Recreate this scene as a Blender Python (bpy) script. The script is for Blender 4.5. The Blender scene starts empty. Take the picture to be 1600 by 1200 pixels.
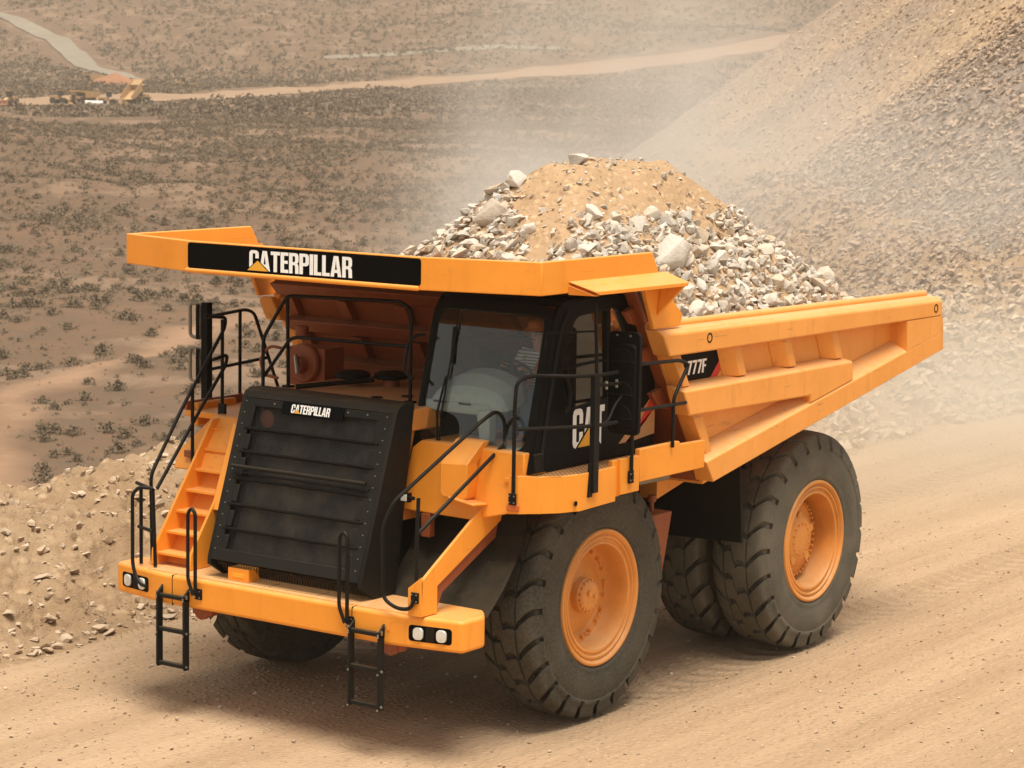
import bpy, math, random
import numpy as np
from mathutils import Vector, Matrix
R_ = math.radians
sc = bpy.context.scene
col = sc.collection

# ------------------------------------------------------------------ camera, sky, sun, exposure
cam = bpy.data.cameras.new('camera'); camo = bpy.data.objects.new('camera', cam); col.objects.link(camo)
CAM = Vector((22.6971232, 17.2844692, 7.16743883))
YAW, PIT, ROL, FPX = -2.52444669, -0.125085533, 0.0164732480, 3863.54211
fw = Vector((math.cos(YAW)*math.cos(PIT), math.sin(YAW)*math.cos(PIT), math.sin(PIT)))
rt = fw.cross(Vector((0, 0, 1))).normalized(); up = rt.cross(fw)
r2 = math.cos(ROL)*rt + math.sin(ROL)*up; u2 = -math.sin(ROL)*rt + math.cos(ROL)*up
camo.matrix_world = Matrix(((r2.x, u2.x, -fw.x, CAM.x), (r2.y, u2.y, -fw.y, CAM.y), (r2.z, u2.z, -fw.z, CAM.z), (0, 0, 0, 1)))
cam.sensor_fit = 'HORIZONTAL'; cam.sensor_width = 36; cam.lens = 36*FPX/1600
cam.clip_start = 0.5; cam.clip_end = 12000
sc.camera = camo
cam.dof.use_dof = True; cam.dof.focus_distance = 28.5; cam.dof.aperture_fstop = 5.0

SUN_EL, SUN_AZ = R_(74), R_(52)          # azimuth measured from +X towards +Y
w = bpy.data.worlds.new('World'); sc.world = w; w.use_nodes = True
nt = w.node_tree; nt.nodes.clear()
sky = nt.nodes.new('ShaderNodeTexSky'); sky.sky_type = 'NISHITA'; sky.sun_disc = False
sky.sun_elevation = SUN_EL; sky.sun_rotation = R_(90)-SUN_AZ
sky.dust_density = 4.0; sky.air_density = 1.0; sky.ozone_density = 0.6; sky.altitude = 1200
bg = nt.nodes.new('ShaderNodeBackground'); bg.inputs[1].default_value = 0.10
wo = nt.nodes.new('ShaderNodeOutputWorld')
hs = nt.nodes.new('ShaderNodeHueSaturation'); hs.inputs['Saturation'].default_value = .15      # dusty, whitish sky
nt.links.new(sky.outputs[0], hs.inputs['Color']); wt = nt.nodes.new('ShaderNodeMix'); wt.data_type = 'RGBA'; wt.blend_type = 'MULTIPLY'; wt.inputs[0].default_value = 1; wt.inputs[7].default_value = (1, .95, .87, 1)
nt.links.new(hs.outputs[0], wt.inputs[6]); nt.links.new(wt.outputs[2], bg.inputs[0]); nt.links.new(bg.outputs[0], wo.inputs[0])
sun = bpy.data.lights.new('sun', 'SUN'); sun.energy = 2.9; sun.angle = R_(32); sun.color = (1.0, 0.92, 0.79)
so = bpy.data.objects.new('sun', sun); col.objects.link(so)
sd = Vector((math.cos(SUN_EL)*math.cos(SUN_AZ), math.cos(SUN_EL)*math.sin(SUN_AZ), math.sin(SUN_EL)))
so.rotation_euler = sd.to_track_quat('Z', 'Y').to_euler(); so.location = (0, 0, 60)
sc.view_settings.view_transform = 'Standard'; sc.view_settings.look = 'None'
sc.view_settings.exposure = 0.86; sc.view_settings.gamma = 1.0
sc.cycles.volume_step_rate = 1.0; sc.cycles.volume_max_steps = 128; sc.cycles.volume_bounces = 1
sc.cycles.max_bounces = 8; sc.cycles.transparent_max_bounces = 16

# ------------------------------------------------------------------ noise
def _hash(ix, iy, iz, seed):
    n = (ix.astype(np.int64)*374761393 + iy.astype(np.int64)*668265263 + iz.astype(np.int64)*2147483647 + seed*1274126177) & 0x7fffffff
    n = ((n ^ (n >> 13))*1274126177) & 0x7fffffff
    return ((n ^ (n >> 16)) & 0xffff)/65535.0
def vnoise(x, y, z=None, seed=0):
    x = np.asarray(x, float); y = np.asarray(y, float)
    z = np.zeros_like(x) if z is None else np.asarray(z, float)
    ix, iy, iz = np.floor(x), np.floor(y), np.floor(z); fx, fy, fz = x-ix, y-iy, z-iz
    sx, sy, sz = [t*t*(3-2*t) for t in (fx, fy, fz)]
    r = 0
    for a in (0, 1):
        for b in (0, 1):
            for c in ((0, 1) if np.any(fz) else (0,)):
                wgt = (sx if a else 1-sx)*(sy if b else 1-sy)*(sz if c else 1-sz)
                r = r+_hash(ix+a, iy+b, iz+c, seed)*wgt
    return r*2-1
def fbm(x, y, oct=4, seed=0, rough=.5, z=None):
    a, f, s, n = 1, 1, 0, 0
    for o in range(oct):
        s = s+a*vnoise(x*f, y*f, None if z is None else z*f, seed+o*17); n += a; a *= rough; f *= 2.03
    return s/n
def sstep(a, b, x):
    t = np.clip((np.asarray(x, float)-a)/(b-a), 0, 1); return t*t*(3-2*t)

# ------------------------------------------------------------------ materials
def lin(c): return tuple(((v/255)/12.92 if v/255 <= .04045 else ((v/255+.055)/1.055)**2.4) for v in c)
class NT:
    def __init__(s, name):
        s.m = bpy.data.materials.new(name); s.m.use_nodes = True; s.t = s.m.node_tree; s.t.nodes.clear()
        s.out = s.n('ShaderNodeOutputMaterial')
    def n(s, typ, **kw):
        nd = s.t.nodes.new(typ)
        for k, v in kw.items(): setattr(nd, k, v)
        return nd
    def l(s, a, b): s.t.links.new(a, b)
    def coord(s, scale=(1, 1, 1), kind='Object'):
        if kind == 'World':
            src = s.n('ShaderNodeNewGeometry').outputs['Position']
        else: src = s.n('ShaderNodeTexCoord').outputs[kind]
        mp = s.n('ShaderNodeMapping'); mp.inputs['Scale'].default_value = scale; s.l(src, mp.inputs['Vector']); return mp.outputs[0]
    def noise(s, scale, detail=4, rough=.55, vec=None, out=0, dist=0):
        nd = s.n('ShaderNodeTexNoise'); nd.inputs['Scale'].default_value = scale; nd.inputs['Detail'].default_value = detail
        nd.inputs['Roughness'].default_value = rough; nd.inputs['Distortion'].default_value = dist
        if vec is not None: s.l(vec, nd.inputs['Vector'])
        return nd.outputs[out]
    def voro(s, scale, vec=None, feature='F1', out='Distance', rnd=1):
        nd = s.n('ShaderNodeTexVoronoi'); nd.feature = feature; nd.inputs['Scale'].default_value = scale
        if vec is not None: s.l(vec, nd.inputs['Vector'])
        nd.inputs['Randomness'].default_value = rnd
        return nd.outputs[out]
    def ramp(s, fac, stops, interp='LINEAR'):
        nd = s.n('ShaderNodeValToRGB'); cr = nd.color_ramp; cr.interpolation = interp
        while len(cr.elements) < len(stops): cr.elements.new(.5)
        for e, (p, c) in zip(cr.elements, stops):
            e.position = p; e.color = (*c, 1) if isinstance(c, tuple) else (c, c, c, 1)
        s.l(fac, nd.inputs[0]); return nd.outputs[0]
    def mix(s, fac, a, b, mode='MIX'):
        nd = s.n('ShaderNodeMix', data_type='RGBA', blend_type=mode)
        for sock, v in ((nd.inputs[0], fac), (nd.inputs[6], a), (nd.inputs[7], b)):
            if isinstance(v, (int, float)): sock.default_value = v
            elif isinstance(v, tuple): sock.default_value = (*v, 1)
            else: s.l(v, sock)
        return nd.outputs[2]
    def math(s, op, a, b=0, clamp=False):
        nd = s.n('ShaderNodeMath', operation=op); nd.use_clamp = clamp
        for sock, v in ((nd.inputs[0], a), (nd.inputs[1], b)):
            if isinstance(v, (int, float)): sock.default_value = v
            else: s.l(v, sock)
        return nd.outputs[0]
    def bsdf(s, color, rough=.5, metal=0, spec=.5, bump=None, bstr=.3, bdist=.02, coat=0):
        b = s.n('ShaderNodeBsdfPrincipled')
        for sock, v in ((b.inputs['Base Color'], color), (b.inputs['Roughness'], rough), (b.inputs['Metallic'], metal)):
            if isinstance(v, tuple): sock.default_value = (*v, 1)
            elif isinstance(v, (int, float)): sock.default_value = v
            else: s.l(v, sock)
        b.inputs['Specular IOR Level'].default_value = spec; b.inputs['Coat Weight'].default_value = coat
        if bump is not None:
            bp = s.n('ShaderNodeBump'); bp.inputs['Strength'].default_value = bstr; bp.inputs['Distance'].default_value = bdist
            s.l(bump, bp.inputs['Height']); s.l(bp.outputs[0], b.inputs['Normal'])
        s.l(b.outputs[0], s.out.inputs[0]); return b
DUST = (0.56, 0.385, 0.21)
def paint(name, base, rough=.42, dust=.5, spec=.45, wear=.25, vary=.10, film=.22, scuff=0):
    """painted steel: slight tone variation, settled dust on faces that look up, scuffs"""
    t = NT(name); v = t.coord(kind='World')
    n1 = t.noise(1.3, 5, .6, v); n2 = t.noise(9, 5, .6, v); n3 = t.noise(60, 3, .6, v)
    c = t.mix(t.ramp(n1, [(.3, 0.), (.7, 1.)]), tuple(x*(1-vary) for x in base), tuple(min(1, x*(1+vary*.6)) for x in base))
    geo = t.n('ShaderNodeNewGeometry'); sx = t.n('ShaderNodeSeparateXYZ'); t.l(geo.outputs['Normal'], sx.inputs[0])
    upf = t.math('MULTIPLY', t.ramp(sx.outputs[2], [(.25, 0.), (.95, 1.)]), t.ramp(n2, [(.28, .35), (.66, 1.)]))
    gen = t.math('MULTIPLY', t.ramp(n1, [(.30, .35), (.75, 1.)]), film)
    f = t.math('MULTIPLY', t.math('ADD', upf, gen, clamp=True), dust)
    c = t.mix(f, c, DUST)
    st = t.noise(1.0, 6, .7, t.coord((9, 9, .9), 'World'))          # rain and rust streaks run down
    c = t.mix(t.math('MULTIPLY', t.ramp(st, [(.56, 0.), (.74, 1.)]), wear*.8), c, tuple(x*.55 for x in base))
    if scuff:        # long scratches and dark scuffs left by rock on the side rails
        s1 = t.noise(1.0, 6, .75, t.coord((1.1, 5, 16), 'World')); s2 = t.noise(1.7, 3, .5, v)
        c = t.mix(t.math('MULTIPLY', t.math('MULTIPLY', t.ramp(s1, [(.60, 0.), (.67, 1.)]), t.ramp(s2, [(.45, 0.), (.6, 1.)])), scuff), c, (.16, .10, .06))
    sp = t.math('MULTIPLY', t.ramp(n3, [(.66, 0.), (.72, 1.)]), wear)
    c = t.mix(sp, c, tuple(x*.35 for x in base))
    t.bsdf(c, t.ramp(n2, [(.3, rough), (.8, min(1, rough+.25))]), spec=spec, bump=n2, bstr=.08, bdist=.01)
    return t.m
M = {}
M['orange'] = paint('orange_paint', (0.88, 0.31, 0.018), dust=.46, wear=.35, film=.16, scuff=.22)
M['body_orange'] = paint('body_orange_paint', (0.86, 0.335, 0.045), dust=.62, wear=.55, film=.30, scuff=.5)
M['deck'] = paint('dusty_deck_paint', (0.78, 0.30, 0.05), dust=.72, wear=.3)
M['rim'] = paint('rim_paint', (0.70, 0.255, 0.03), dust=.55, wear=.35, vary=.25, film=.35)
M['red'] = paint('red_oxide_and_shade_paint', (0.27, 0.065, 0.018), dust=.35, wear=.4, film=.10)  # red oxide parts; on canopy floor and front wall the tone includes shade
M['black'] = paint('black_paint', (0.006, 0.006, 0.0055), rough=.38, dust=.03, wear=.1, spec=.10, film=.05)
M['black_dusty'] = paint('black_dusty_steel', (0.009, 0.0095, 0.0085), rough=.42, dust=.08, wear=.1, spec=.16, film=.08)
M['rail'] = paint('handrail_black', (0.005, 0.005, 0.0045), rough=.4, spec=.2, film=.05, dust=.04, wear=0, vary=.05)
M['chassis'] = paint('chassis_steel', (0.014, 0.010, 0.007), rough=.7, spec=.1, film=.1, dust=.06, wear=.2)
M['flap'] = paint('rubber_sheet', (0.010, 0.011, 0.0095), rough=.6, spec=.1, film=.10, dust=.08, wear=.2)
M['grey'] = paint('grey_steel', (0.22, 0.20, 0.16), rough=.5, dust=.4)
def simple(name, c, rough=.5, metal=0, spec=.5, coat=0):
    t = NT(name); n = t.noise(14, 4, .6, t.coord()); 
    t.bsdf(t.mix(t.ramp(n, [(.3, 0.), (.7, 1.)]), tuple(x*.88 for x in c), c), rough, metal, spec, bump=n, bstr=.04, coat=coat); return t.m
M['white'] = simple('white_vinyl', (.95, .95, .92), .45); M['yellow'] = simple('yellow_vinyl', (.85, .42, .03), .45)
M['decal_black'] = simple('black_vinyl', (.002, .002, .002), .4, 0, .06); M['decal_red'] = simple('red_vinyl', (.62, .03, .015), .45)
M['tan_vinyl'] = simple('tan_vinyl', (.55, .27, .10), .5)
M['steel'] = simple('bolt_steel', (.45, .42, .36), .35, .8)
M['amber'] = simple('amber_lens', (.55, .12, .02), .3)
M['lamp'] = simple('headlamp_glass', (.80, .80, .76), .18, .35, coat=.6)
M['dash'] = simple('dashboard_plastic', (.26, .30, .28), .5)
M['interior'] = simple('cab_lining', (.05, .055, .05), .7)
M['seat'] = simple('seat_cloth', (.03, .03, .035), .9)
M['skin'] = simple('skin', (.50, .22, .13), .5); M['hair'] = simple('hair', (.02, .012, .008), .7)
M['denim'] = simple('denim', (.13, .24, .38), .85); M['helmet'] = simple('orange_hat', (.55, .14, .04), .5)
M['belt'] = simple('red_belt', (.62, .07, .04), .6); M['boot'] = simple('boot', (.10, .03, .02), .6)
t = NT('striped_shirt'); wv = t.n('ShaderNodeTexWave', wave_type='BANDS', bands_direction='Z'); wv.inputs['Scale'].default_value = 9
wv.inputs['Distortion'].default_value = 1.2; t.l(t.coord(kind='World'), wv.inputs[0])
t.bsdf(t.ramp(wv.outputs[0], [(.12, (.10, .10, .09)), (.32, (.62, .60, .54))]), .85); M['shirt'] = t.m
def glass(name, tint, op, rough=.03):
    t = NT(name); tr = t.n('ShaderNodeBsdfTransparent'); tr.inputs[0].default_value = (*tint, 1)
    gl = t.n('ShaderNodeBsdfGlossy'); gl.inputs['Roughness'].default_value = rough; gl.inputs[0].default_value = (.95, 1, .97, 1)
    fr = t.n('ShaderNodeFresnel'); fr.inputs[0].default_value = 1.5
    dn = t.noise(5, 5, .6, t.coord()); df = t.n('ShaderNodeBsdfDiffuse'); df.inputs[0].default_value = (.45, .40, .30, 1)
    ms = t.n('ShaderNodeMixShader'); t.l(t.math('MULTIPLY', fr.outputs[0], op, clamp=True), ms.inputs[0]); t.l(tr.outputs[0], ms.inputs[1]); t.l(gl.outputs[0], ms.inputs[2])
    m2 = t.n('ShaderNodeMixShader'); t.l(t.math('MULTIPLY', t.ramp(dn, [(.35, .3), (.7, 1.)]), .05), m2.inputs[0]); t.l(ms.outputs[0], m2.inputs[1]); t.l(df.outputs[0], m2.inputs[2])
    t.l(m2.outputs[0], t.out.inputs[0]); return t.m
M['glass'] = glass('windscreen_glass', (.86, .91, .88), .6)
M['dark_glass'] = glass('tinted_glass', (.10, .11, .09), 2.2)
M['mirror'] = simple('mirror_silver', (.8, .8, .8), .05, 1.0)
# rubber
def rubber(name, k):
  t = NT(name); v = t.coord(kind='World'); n1 = t.noise(2.2, 5, .6, v); n2 = t.noise(30, 4, .6, v)
  c = t.mix(t.ramp(n1, [(.3, 0.), (.75, 1.)]), (.034*k, .032*k, .025*k), (.070*k, .062*k, .046*k))
  c = t.mix(t.math('MULTIPLY', t.ramp(n2, [(.42, 0.), (.72, 1.)]), .28), c, (.19, .15, .10))
  t.bsdf(c, .72, spec=.3, bump=n2, bstr=.14, bdist=.012); return t.m
M['rubber'] = rubber('tyre_rubber', 1.0); M['rubber_dusty'] = rubber('dusty_tyre_rubber', 1.9)
# perforated screen of the grille
t = NT('perforated_screen'); v = t.coord((1, 1, 1))
sx = t.n('ShaderNodeSeparateXYZ'); t.l(v, sx.inputs[0])
def holes(t, su, sv, k=27.):
    a = t.math('SINE', t.math('MULTIPLY', t.math('ADD', su, sv), k*math.pi)); b = t.math('SINE', t.math('MULTIPLY', t.math('SUBTRACT', su, sv), k*math.pi))
    return t.math('MULTIPLY', a, b)
hh = holes(t, sx.outputs[1], sx.outputs[2])
b = t.bsdf((.022, .021, .018), .5)
tr = t.n('ShaderNodeBsdfTransparent'); ms = t.n('ShaderNodeMixShader')
t.l(t.ramp(t.math('ABSOLUTE', hh), [(.12, 0.), (.24, 1.)]), ms.inputs[0]); t.l(b.outputs[0], ms.inputs[1]); t.l(tr.outputs[0], ms.inputs[2]); t.l(ms.outputs[0], t.out.inputs[0])
M['screen'] = t.m
t = NT('radiator_core'); v = t.coord((1, 1, 1)); n = t.noise(2.2, 4, .6, v)
wv = t.n('ShaderNodeTexWave', wave_type='BANDS', bands_direction='Y'); wv.inputs['Scale'].default_value = 14; t.l(v, wv.inputs[0])
t.bsdf(t.mix(t.math('MULTIPLY', t.ramp(n, [(.38, 0.), (.68, 1.)]), t.ramp(wv.outputs[0], [(0., .5), (1., 1.)])), (.012, .010, .007), (.15, .115, .075)), .8, spec=.2); M['core'] = t.m
# grating of the walkway
t = NT('walkway_grating'); v = t.coord(kind='World'); sx = t.n('ShaderNodeSeparateXYZ'); t.l(v, sx.inputs[0])
hh = t.math('ABSOLUTE', holes(t, sx.outputs[0], sx.outputs[1], 15.))
t.bsdf(t.ramp(hh, [(.15, (.62, .33, .13)), (.45, (.30, .13, .05))]), .7, bump=hh, bstr=.6, bdist=-.02); M['grate'] = t.m
# rock and earth
def rockmat(name, cols, scale=1.6, dusty=.5):
    t = NT(name); oi = t.n('ShaderNodeObjectInfo'); geo = t.n('ShaderNodeNewGeometry')
    r = t.math('FRACT', t.math('ADD', geo.outputs['Random Per Island'], oi.outputs['Random']))
    c = t.ramp(r, [(i/(len(cols)-1), cc) for i, cc in enumerate(cols)])
    v = t.coord(kind='World'); n = t.noise(7*scale, 6, .65, v); n2 = t.noise(40, 4, .6, v)
    c = t.mix(t.ramp(n, [(.35, 0.), (.75, 1.)]), c, t.mix(.32, c, (.34, .24, .15)))
    sz = t.n('ShaderNodeSeparateXYZ'); t.l(geo.outputs['Normal'], sz.inputs[0])
    c = t.mix(t.math('MULTIPLY', t.ramp(sz.outputs[2], [(.3, 0.), (1., 1.)]), dusty), c, (.60, .46, .33))
    t.bsdf(c, .9, spec=.15, bump=t.math('ADD', n, t.math('MULTIPLY', n2, .4)), bstr=.5, bdist=.05); return t.m
M['rock'] = rockmat('pale_limestone', [(.46, .43, .38), (.62, .58, .52), (.54, .46, .36), (.70, .66, .59), (.42, .40, .37), (.56, .44, .31), (.64, .60, .54)], 1.6, .15)
M['bermrock'] = rockmat('berm_rock', [(.34, .27, .20), (.48, .38, .28), (.30, .22, .15), (.55, .46, .35), (.40, .28, .18), (.50, .40, .30)], 1.2, .55)
M['talusrock'] = rockmat('talus_rock', [(.27, .21, .17), (.34, .27, .21), (.37, .26, .18), (.29, .24, .20), (.42, .33, .25), (.31, .22, .16), (.28, .235, .20), (.39, .27, .17)], .8, .3)
def earth(name, a, b_, c_, s=(1, 1, 1), gravel=0, big=.12, bump=.5, gstr=1.0, tracks=False):
    t = NT(name); v = t.coord(s, 'World'); n0 = t.noise(big, 5, .6, v); n1 = t.noise(big*8, 6, .65, v); n2 = t.noise(big*60, 5, .7, v)
    c = t.mix(t.ramp(n0, [(.32, 0.), (.68, 1.)]), a, b_); c = t.mix(t.math('MULTIPLY', t.ramp(n1, [(.35, 0.), (.7, 1.)]), .6), c, c_)
    h = t.math('ADD', n1, t.math('MULTIPLY', n2, .5))
    if tracks:      # paler compacted wheel tracks run along the road
        tn = t.noise(1.0, 4, .6, t.coord((.035, .85, 1), 'World')); 
        gx_ = t.n('ShaderNodeSeparateXYZ'); t.l(t.coord(kind='World'), gx_.inputs[0]); ay = t.math('ABSOLUTE', t.math('SUBTRACT', t.math('ABSOLUTE', gx_.outputs[1]), 2.08))
        inb = t.math('MULTIPLY', t.ramp(ay, [(.34, 1.), (.42, 0.)]), t.ramp(t.math('ADD', t.math('MULTIPLY', gx_.outputs[0], -.1), 0), [(.02, 0.), (.08, 1.)]))      # prints pressed by the tyres
        lug = t.math('SINE', t.math('ADD', t.math('MULTIPLY', gx_.outputs[0], 17.3), t.math('MULTIPLY', ay, 7)))
        c = t.mix(t.math('MULTIPLY', inb, t.math('MULTIPLY', t.ramp(lug, [(0., 1.), (.4, 0.)]), .22)), c, tuple(x*.6 for x in a)); h = t.math('ADD', h, t.math('MULTIPLY', t.math('MULTIPLY', inb, lug), .9))
        c = t.mix(t.ramp(tn, [(.40, 0.), (.65, .5)]), c, tuple(min(1, x*1.15) for x in b_))
        tn2 = t.noise(1.0, 5, .65, t.coord((.12, 5.5, 1), 'World')); c = t.mix(t.math('MULTIPLY', t.ramp(tn2, [(.50, 0.), (.72, 1.)]), .16), c, tuple(x*.72 for x in a)); h = t.math('ADD', h, t.math('MULTIPLY', tn2, .35))
    if gravel:
        vv = t.coord((1, 1, 1), 'World')
        vc = t.voro(gravel, vv, out='Color'); vd = t.voro(gravel, vv)
        sc_ = t.n('ShaderNodeSeparateColor'); t.l(vc, sc_.inputs[0])
        g = t.ramp(sc_.outputs[0], [(0., tuple(x*.62 for x in a)), (.5, b_), (1., tuple(min(1, x*1.35) for x in b_))])
        k = t.math('MULTIPLY', t.math('MULTIPLY', t.ramp(vd, [(.22, 1.), (.5, 0.)]), t.ramp(n1, [(.35, .2), (.62, 1.)])), gstr)
        c = t.mix(k, c, g); h = t.math('ADD', h, t.math('MULTIPLY', t.ramp(vd, [(.1, 1.), (.5, 0.)]), .7))
    c = t.mix(t.math('MULTIPLY', t.ramp(n2, [(.3, 1.), (.5, 0.)]), .30), c, tuple(x*.6 for x in a))
    t.bsdf(c, .95, spec=.1, bump=h, bstr=bump, bdist=.08); return t
M['load_dirt'] = earth('load_dirt', (.43, .285, .165), (.52, .36, .22), (.36, .23, .13), gravel=9, big=.5).m

# ------------------------------------------------------------------ mesh builder
class MB:
    def __init__(s): s.v = []; s.f = []; s.mi = []; s.sm = []
    def add(s, vs, fs, mi=0, smooth=False):
        o = len(s.v); s.v += [tuple(map(float, v)) for v in vs]
        for f in fs: s.f.append([i+o for i in f]); s.mi.append(mi); s.sm.append(smooth)
        return s
    def hexa(s, p, mi=0):      # p: 4 bottom + 4 top in the same order
        return s.add(p, [(3, 2, 1, 0), (4, 5, 6, 7), (0, 1, 5, 4), (1, 2, 6, 5), (2, 3, 7, 6), (3, 0, 4, 7)], mi)
    def box(s, x0, x1, y0, y1, z0, z1, mi=0):
        return s.hexa([(x0, y0, z0), (x1, y0, z0), (x1, y1, z0), (x0, y1, z0), (x0, y0, z1), (x1, y0, z1), (x1, y1, z1), (x0, y1, z1)], mi)
    def obox(s, c, ax, ay, az, mi=0):
        c, ax, ay, az = map(Vector, (c, ax, ay, az)); P = []
        for dz in (-1, 1):
            for a, b in ((-1, -1), (1, -1), (1, 1), (-1, 1)): P.append(c+ax*a+ay*b+az*dz)
        return s.hexa(P, mi)
    def loft(s, A, B, mi=0, smooth=False, caps=True):   # two matching 3-D outlines
        n = len(A); fs = [(i, (i+1) % n, n+(i+1) % n, n+i) for i in range(n)]
        s.add(list(A)+list(B), fs, mi, smooth)
        if caps:
            s.add(A, [tuple(reversed(range(n)))], mi); s.add(B, [tuple(range(n))], mi)
        return s
    def prism_y(s, poly, y0, y1, mi=0): return s.loft([(x, y0, z) for x, z in poly], [(x, y1, z) for x, z in poly], mi)
    def prism_x(s, poly, x0, x1, mi=0): return s.loft([(x0, y, z) for y, z in poly], [(x1, y, z) for y, z in poly], mi)
    def prism_z(s, poly, z0, z1, mi=0): return s.loft([(x, y, z0) for x, y in poly], [(x, y, z1) for x, y in poly], mi)
    def ring(s, O, I, d, mi=0):    # frame between outer and inner outline (3-D points), thickness vector d
        n = len(O); d = Vector(d); O = [Vector(p) for p in O]; I = [Vector(p) for p in I]
        V = O+I+[p+d for p in O]+[p+d for p in I]; F = []
        for i in range(n):
            j = (i+1) % n
            F += [(i, j, n+j, n+i), (2*n+j, 2*n+i, 3*n+i, 3*n+j), (j, i, 2*n+i, 2*n+j), (n+i, n+j, 3*n+j, 3*n+i)]
        return s.add(V, F, mi)
    def tube(s, pts, r, n=8, fillet=.07, closed=False, mi=0, caps=True):
        P = [Vector(p) for p in pts]
        if fillet and len(P) > 2:
            Q = []
            rng = range(len(P))
            for i in rng:
                if not closed and i in (0, len(P)-1): Q.append(P[i]); continue
                a, b, c = P[i-1], P[i], P[(i+1) % len(P)]
                da, dc = (a-b), (c-b); k = min(fillet, da.length*.45, dc.length*.45)
                s0, s1 = b+da.normalized()*k, b+dc.normalized()*k
                for q in range(5):
                    u = q/4; Q.append(s0*(1-u)**2+b*2*u*(1-u)+s1*u*u)
            P = Q
        m = len(P); V = []; nrm = None
        for i in range(m):
            if closed: tg = (P[(i+1) % m]-P[i-1])
            else: tg = P[min(i+1, m-1)]-P[max(i-1, 0)]
            tg.normalize()
            if nrm is None:
                nrm = tg.cross(Vector((0, 0, 1)) if abs(tg.z) < .9 else Vector((1, 0, 0))).normalized()
            else: nrm = (nrm-tg*nrm.dot(tg)).normalized()
            bi = tg.cross(nrm); rr = r[i] if isinstance(r, (list, tuple)) else r
            for k in range(n):
                a = 2*math.pi*k/n; V.append(P[i]+nrm*math.cos(a)*rr+bi*math.sin(a)*rr)
        F = []
        for i in range(m if closed else m-1):
            j = (i+1) % m
            for k in range(n): F.append((i*n+k, i*n+(k+1) % n, j*n+(k+1) % n, j*n+k))
        s.add(V, F, mi, True)
        if not closed and caps: s.add(V[:n], [tuple(reversed(range(n)))], mi); s.add(V[-n:], [tuple(range(n))], mi)
        return s
    def lathe(s, prof, c, axis='y', n=48, mi=0, sgn=1):    # prof: (axial, radius)
        V = []; c = Vector(c)
        for a, r in prof:
            for k in range(n):
                t = 2*math.pi*k/n; u, v = r*math.cos(t), r*math.sin(t)
                V.append(c+(Vector((u, a*sgn, v)) if axis == 'y' else Vector((a*sgn, u, v)) if axis == 'x' else Vector((u, v, a*sgn))))
        F = [(i*n+k, i*n+(k+1) % n, (i+1)*n+(k+1) % n, (i+1)*n+k) for i in range(len(prof)-1) for k in range(n)]
        s.add(V, F, mi, True)
        for i, (a, r) in ((0, prof[0]), (len(prof)-1, prof[-1])):
            if r > 1e-6: pass
        return s
    def cyl(s, a, b, r, n=16, mi=0): return s.tube([a, b], r, n, 0, mi=mi)
    def build(s, name, mats, parent=None, bevel=0, seg=2, angle=35, smooth_all=False, loc=None):
        me = bpy.data.meshes.new(name); me.from_pydata(s.v, [], s.f)
        for m in (mats if isinstance(mats, (list, tuple)) else [mats]): me.materials.append(m)
        me.polygons.foreach_set('material_index', s.mi)
        me.polygons.foreach_set('use_smooth', [bool(x) or bevel > 0 or smooth_all for x in s.sm]); me.update()
        import bmesh
        bm = bmesh.new(); bm.from_mesh(me)
        bmesh.ops.remove_doubles(bm, verts=bm.verts, dist=1e-5)
        bmesh.ops.recalc_face_normals(bm, faces=bm.faces); bm.to_mesh(me); bm.free()
        me.set_sharp_from_angle(angle=R_(angle))
        o = bpy.data.objects.new(name, me); col.objects.link(o)
        if bevel:
            bv = o.modifiers.new('bevel', 'BEVEL'); bv.width = bevel; bv.segments = seg; bv.limit_method = 'ANGLE'; bv.angle_limit = R_(30); bv.harden_normals = False
        if parent: o.parent = parent
        if loc: o.location = loc
        return o
def tag(o, label=None, cat=None, group=None, kind=None):
    for k, v in (('label', label), ('category', cat), ('group', group), ('kind', kind)):
        if v: o[k] = v
    return o
def empty(name, loc=(0, 0, 0), rz=0, parent=None):
    o = bpy.data.objects.new(name, None); col.objects.link(o); o.location = loc; o.rotation_euler = (0, 0, rz); o.empty_display_size = .3
    if parent: o.parent = parent
    return o
def npmesh(name, V, F, mat, smooth=False, midx=None):
    """fast mesh from numpy arrays, F: (n,k)"""
    me = bpy.data.meshes.new(name); V = np.asarray(V, np.float32); F = np.asarray(F, np.int32); n, k = F.shape
    me.vertices.add(len(V)); me.vertices.foreach_set('co', V.ravel())
    me.loops.add(n*k); me.loops.foreach_set('vertex_index', F.ravel())
    me.polygons.add(n); me.polygons.foreach_set('loop_start', np.arange(0, n*k, k, dtype=np.int32)); me.polygons.foreach_set('loop_total', np.full(n, k, np.int32))
    me.polygons.foreach_set('use_smooth', np.full(n, smooth))
    for m in (mat if isinstance(mat, (list, tuple)) else [mat]): me.materials.append(m)
    if midx is not None: me.polygons.foreach_set('material_index', np.asarray(midx, np.int32))
    me.update(); me.validate(); return me
def rrect(w_, h_, r, n=4, cx=0, cy=0):
    P = []
    for sx, sy, a0 in ((1, 1, 0), (-1, 1, 90), (-1, -1, 180), (1, -1, 270)):
        for i in range(n+1):
            a = R_(a0+90*i/n); P.append((cx+sx*(w_/2-r)+r*math.cos(a), cy+sy*(h_/2-r)+r*math.sin(a)))
    return P
def roundpoly(P, r, n=4):
    Q = []; m = len(P)
    for i in range(m):
        a, b, c = Vector(P[i-1]), Vector(P[i]), Vector(P[(i+1) % m]); da, dc = a-b, c-b; rr = r[i] if isinstance(r, (list, tuple)) else r
        k = min(rr, da.length*.45, dc.length*.45); s0, s1 = b+da.normalized()*k, b+dc.normalized()*k
        for q in range(n+1):
            u = q/n; Q.append(tuple(s0*(1-u)**2+b*2*u*(1-u)+s1*u*u))
    return Q

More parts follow.
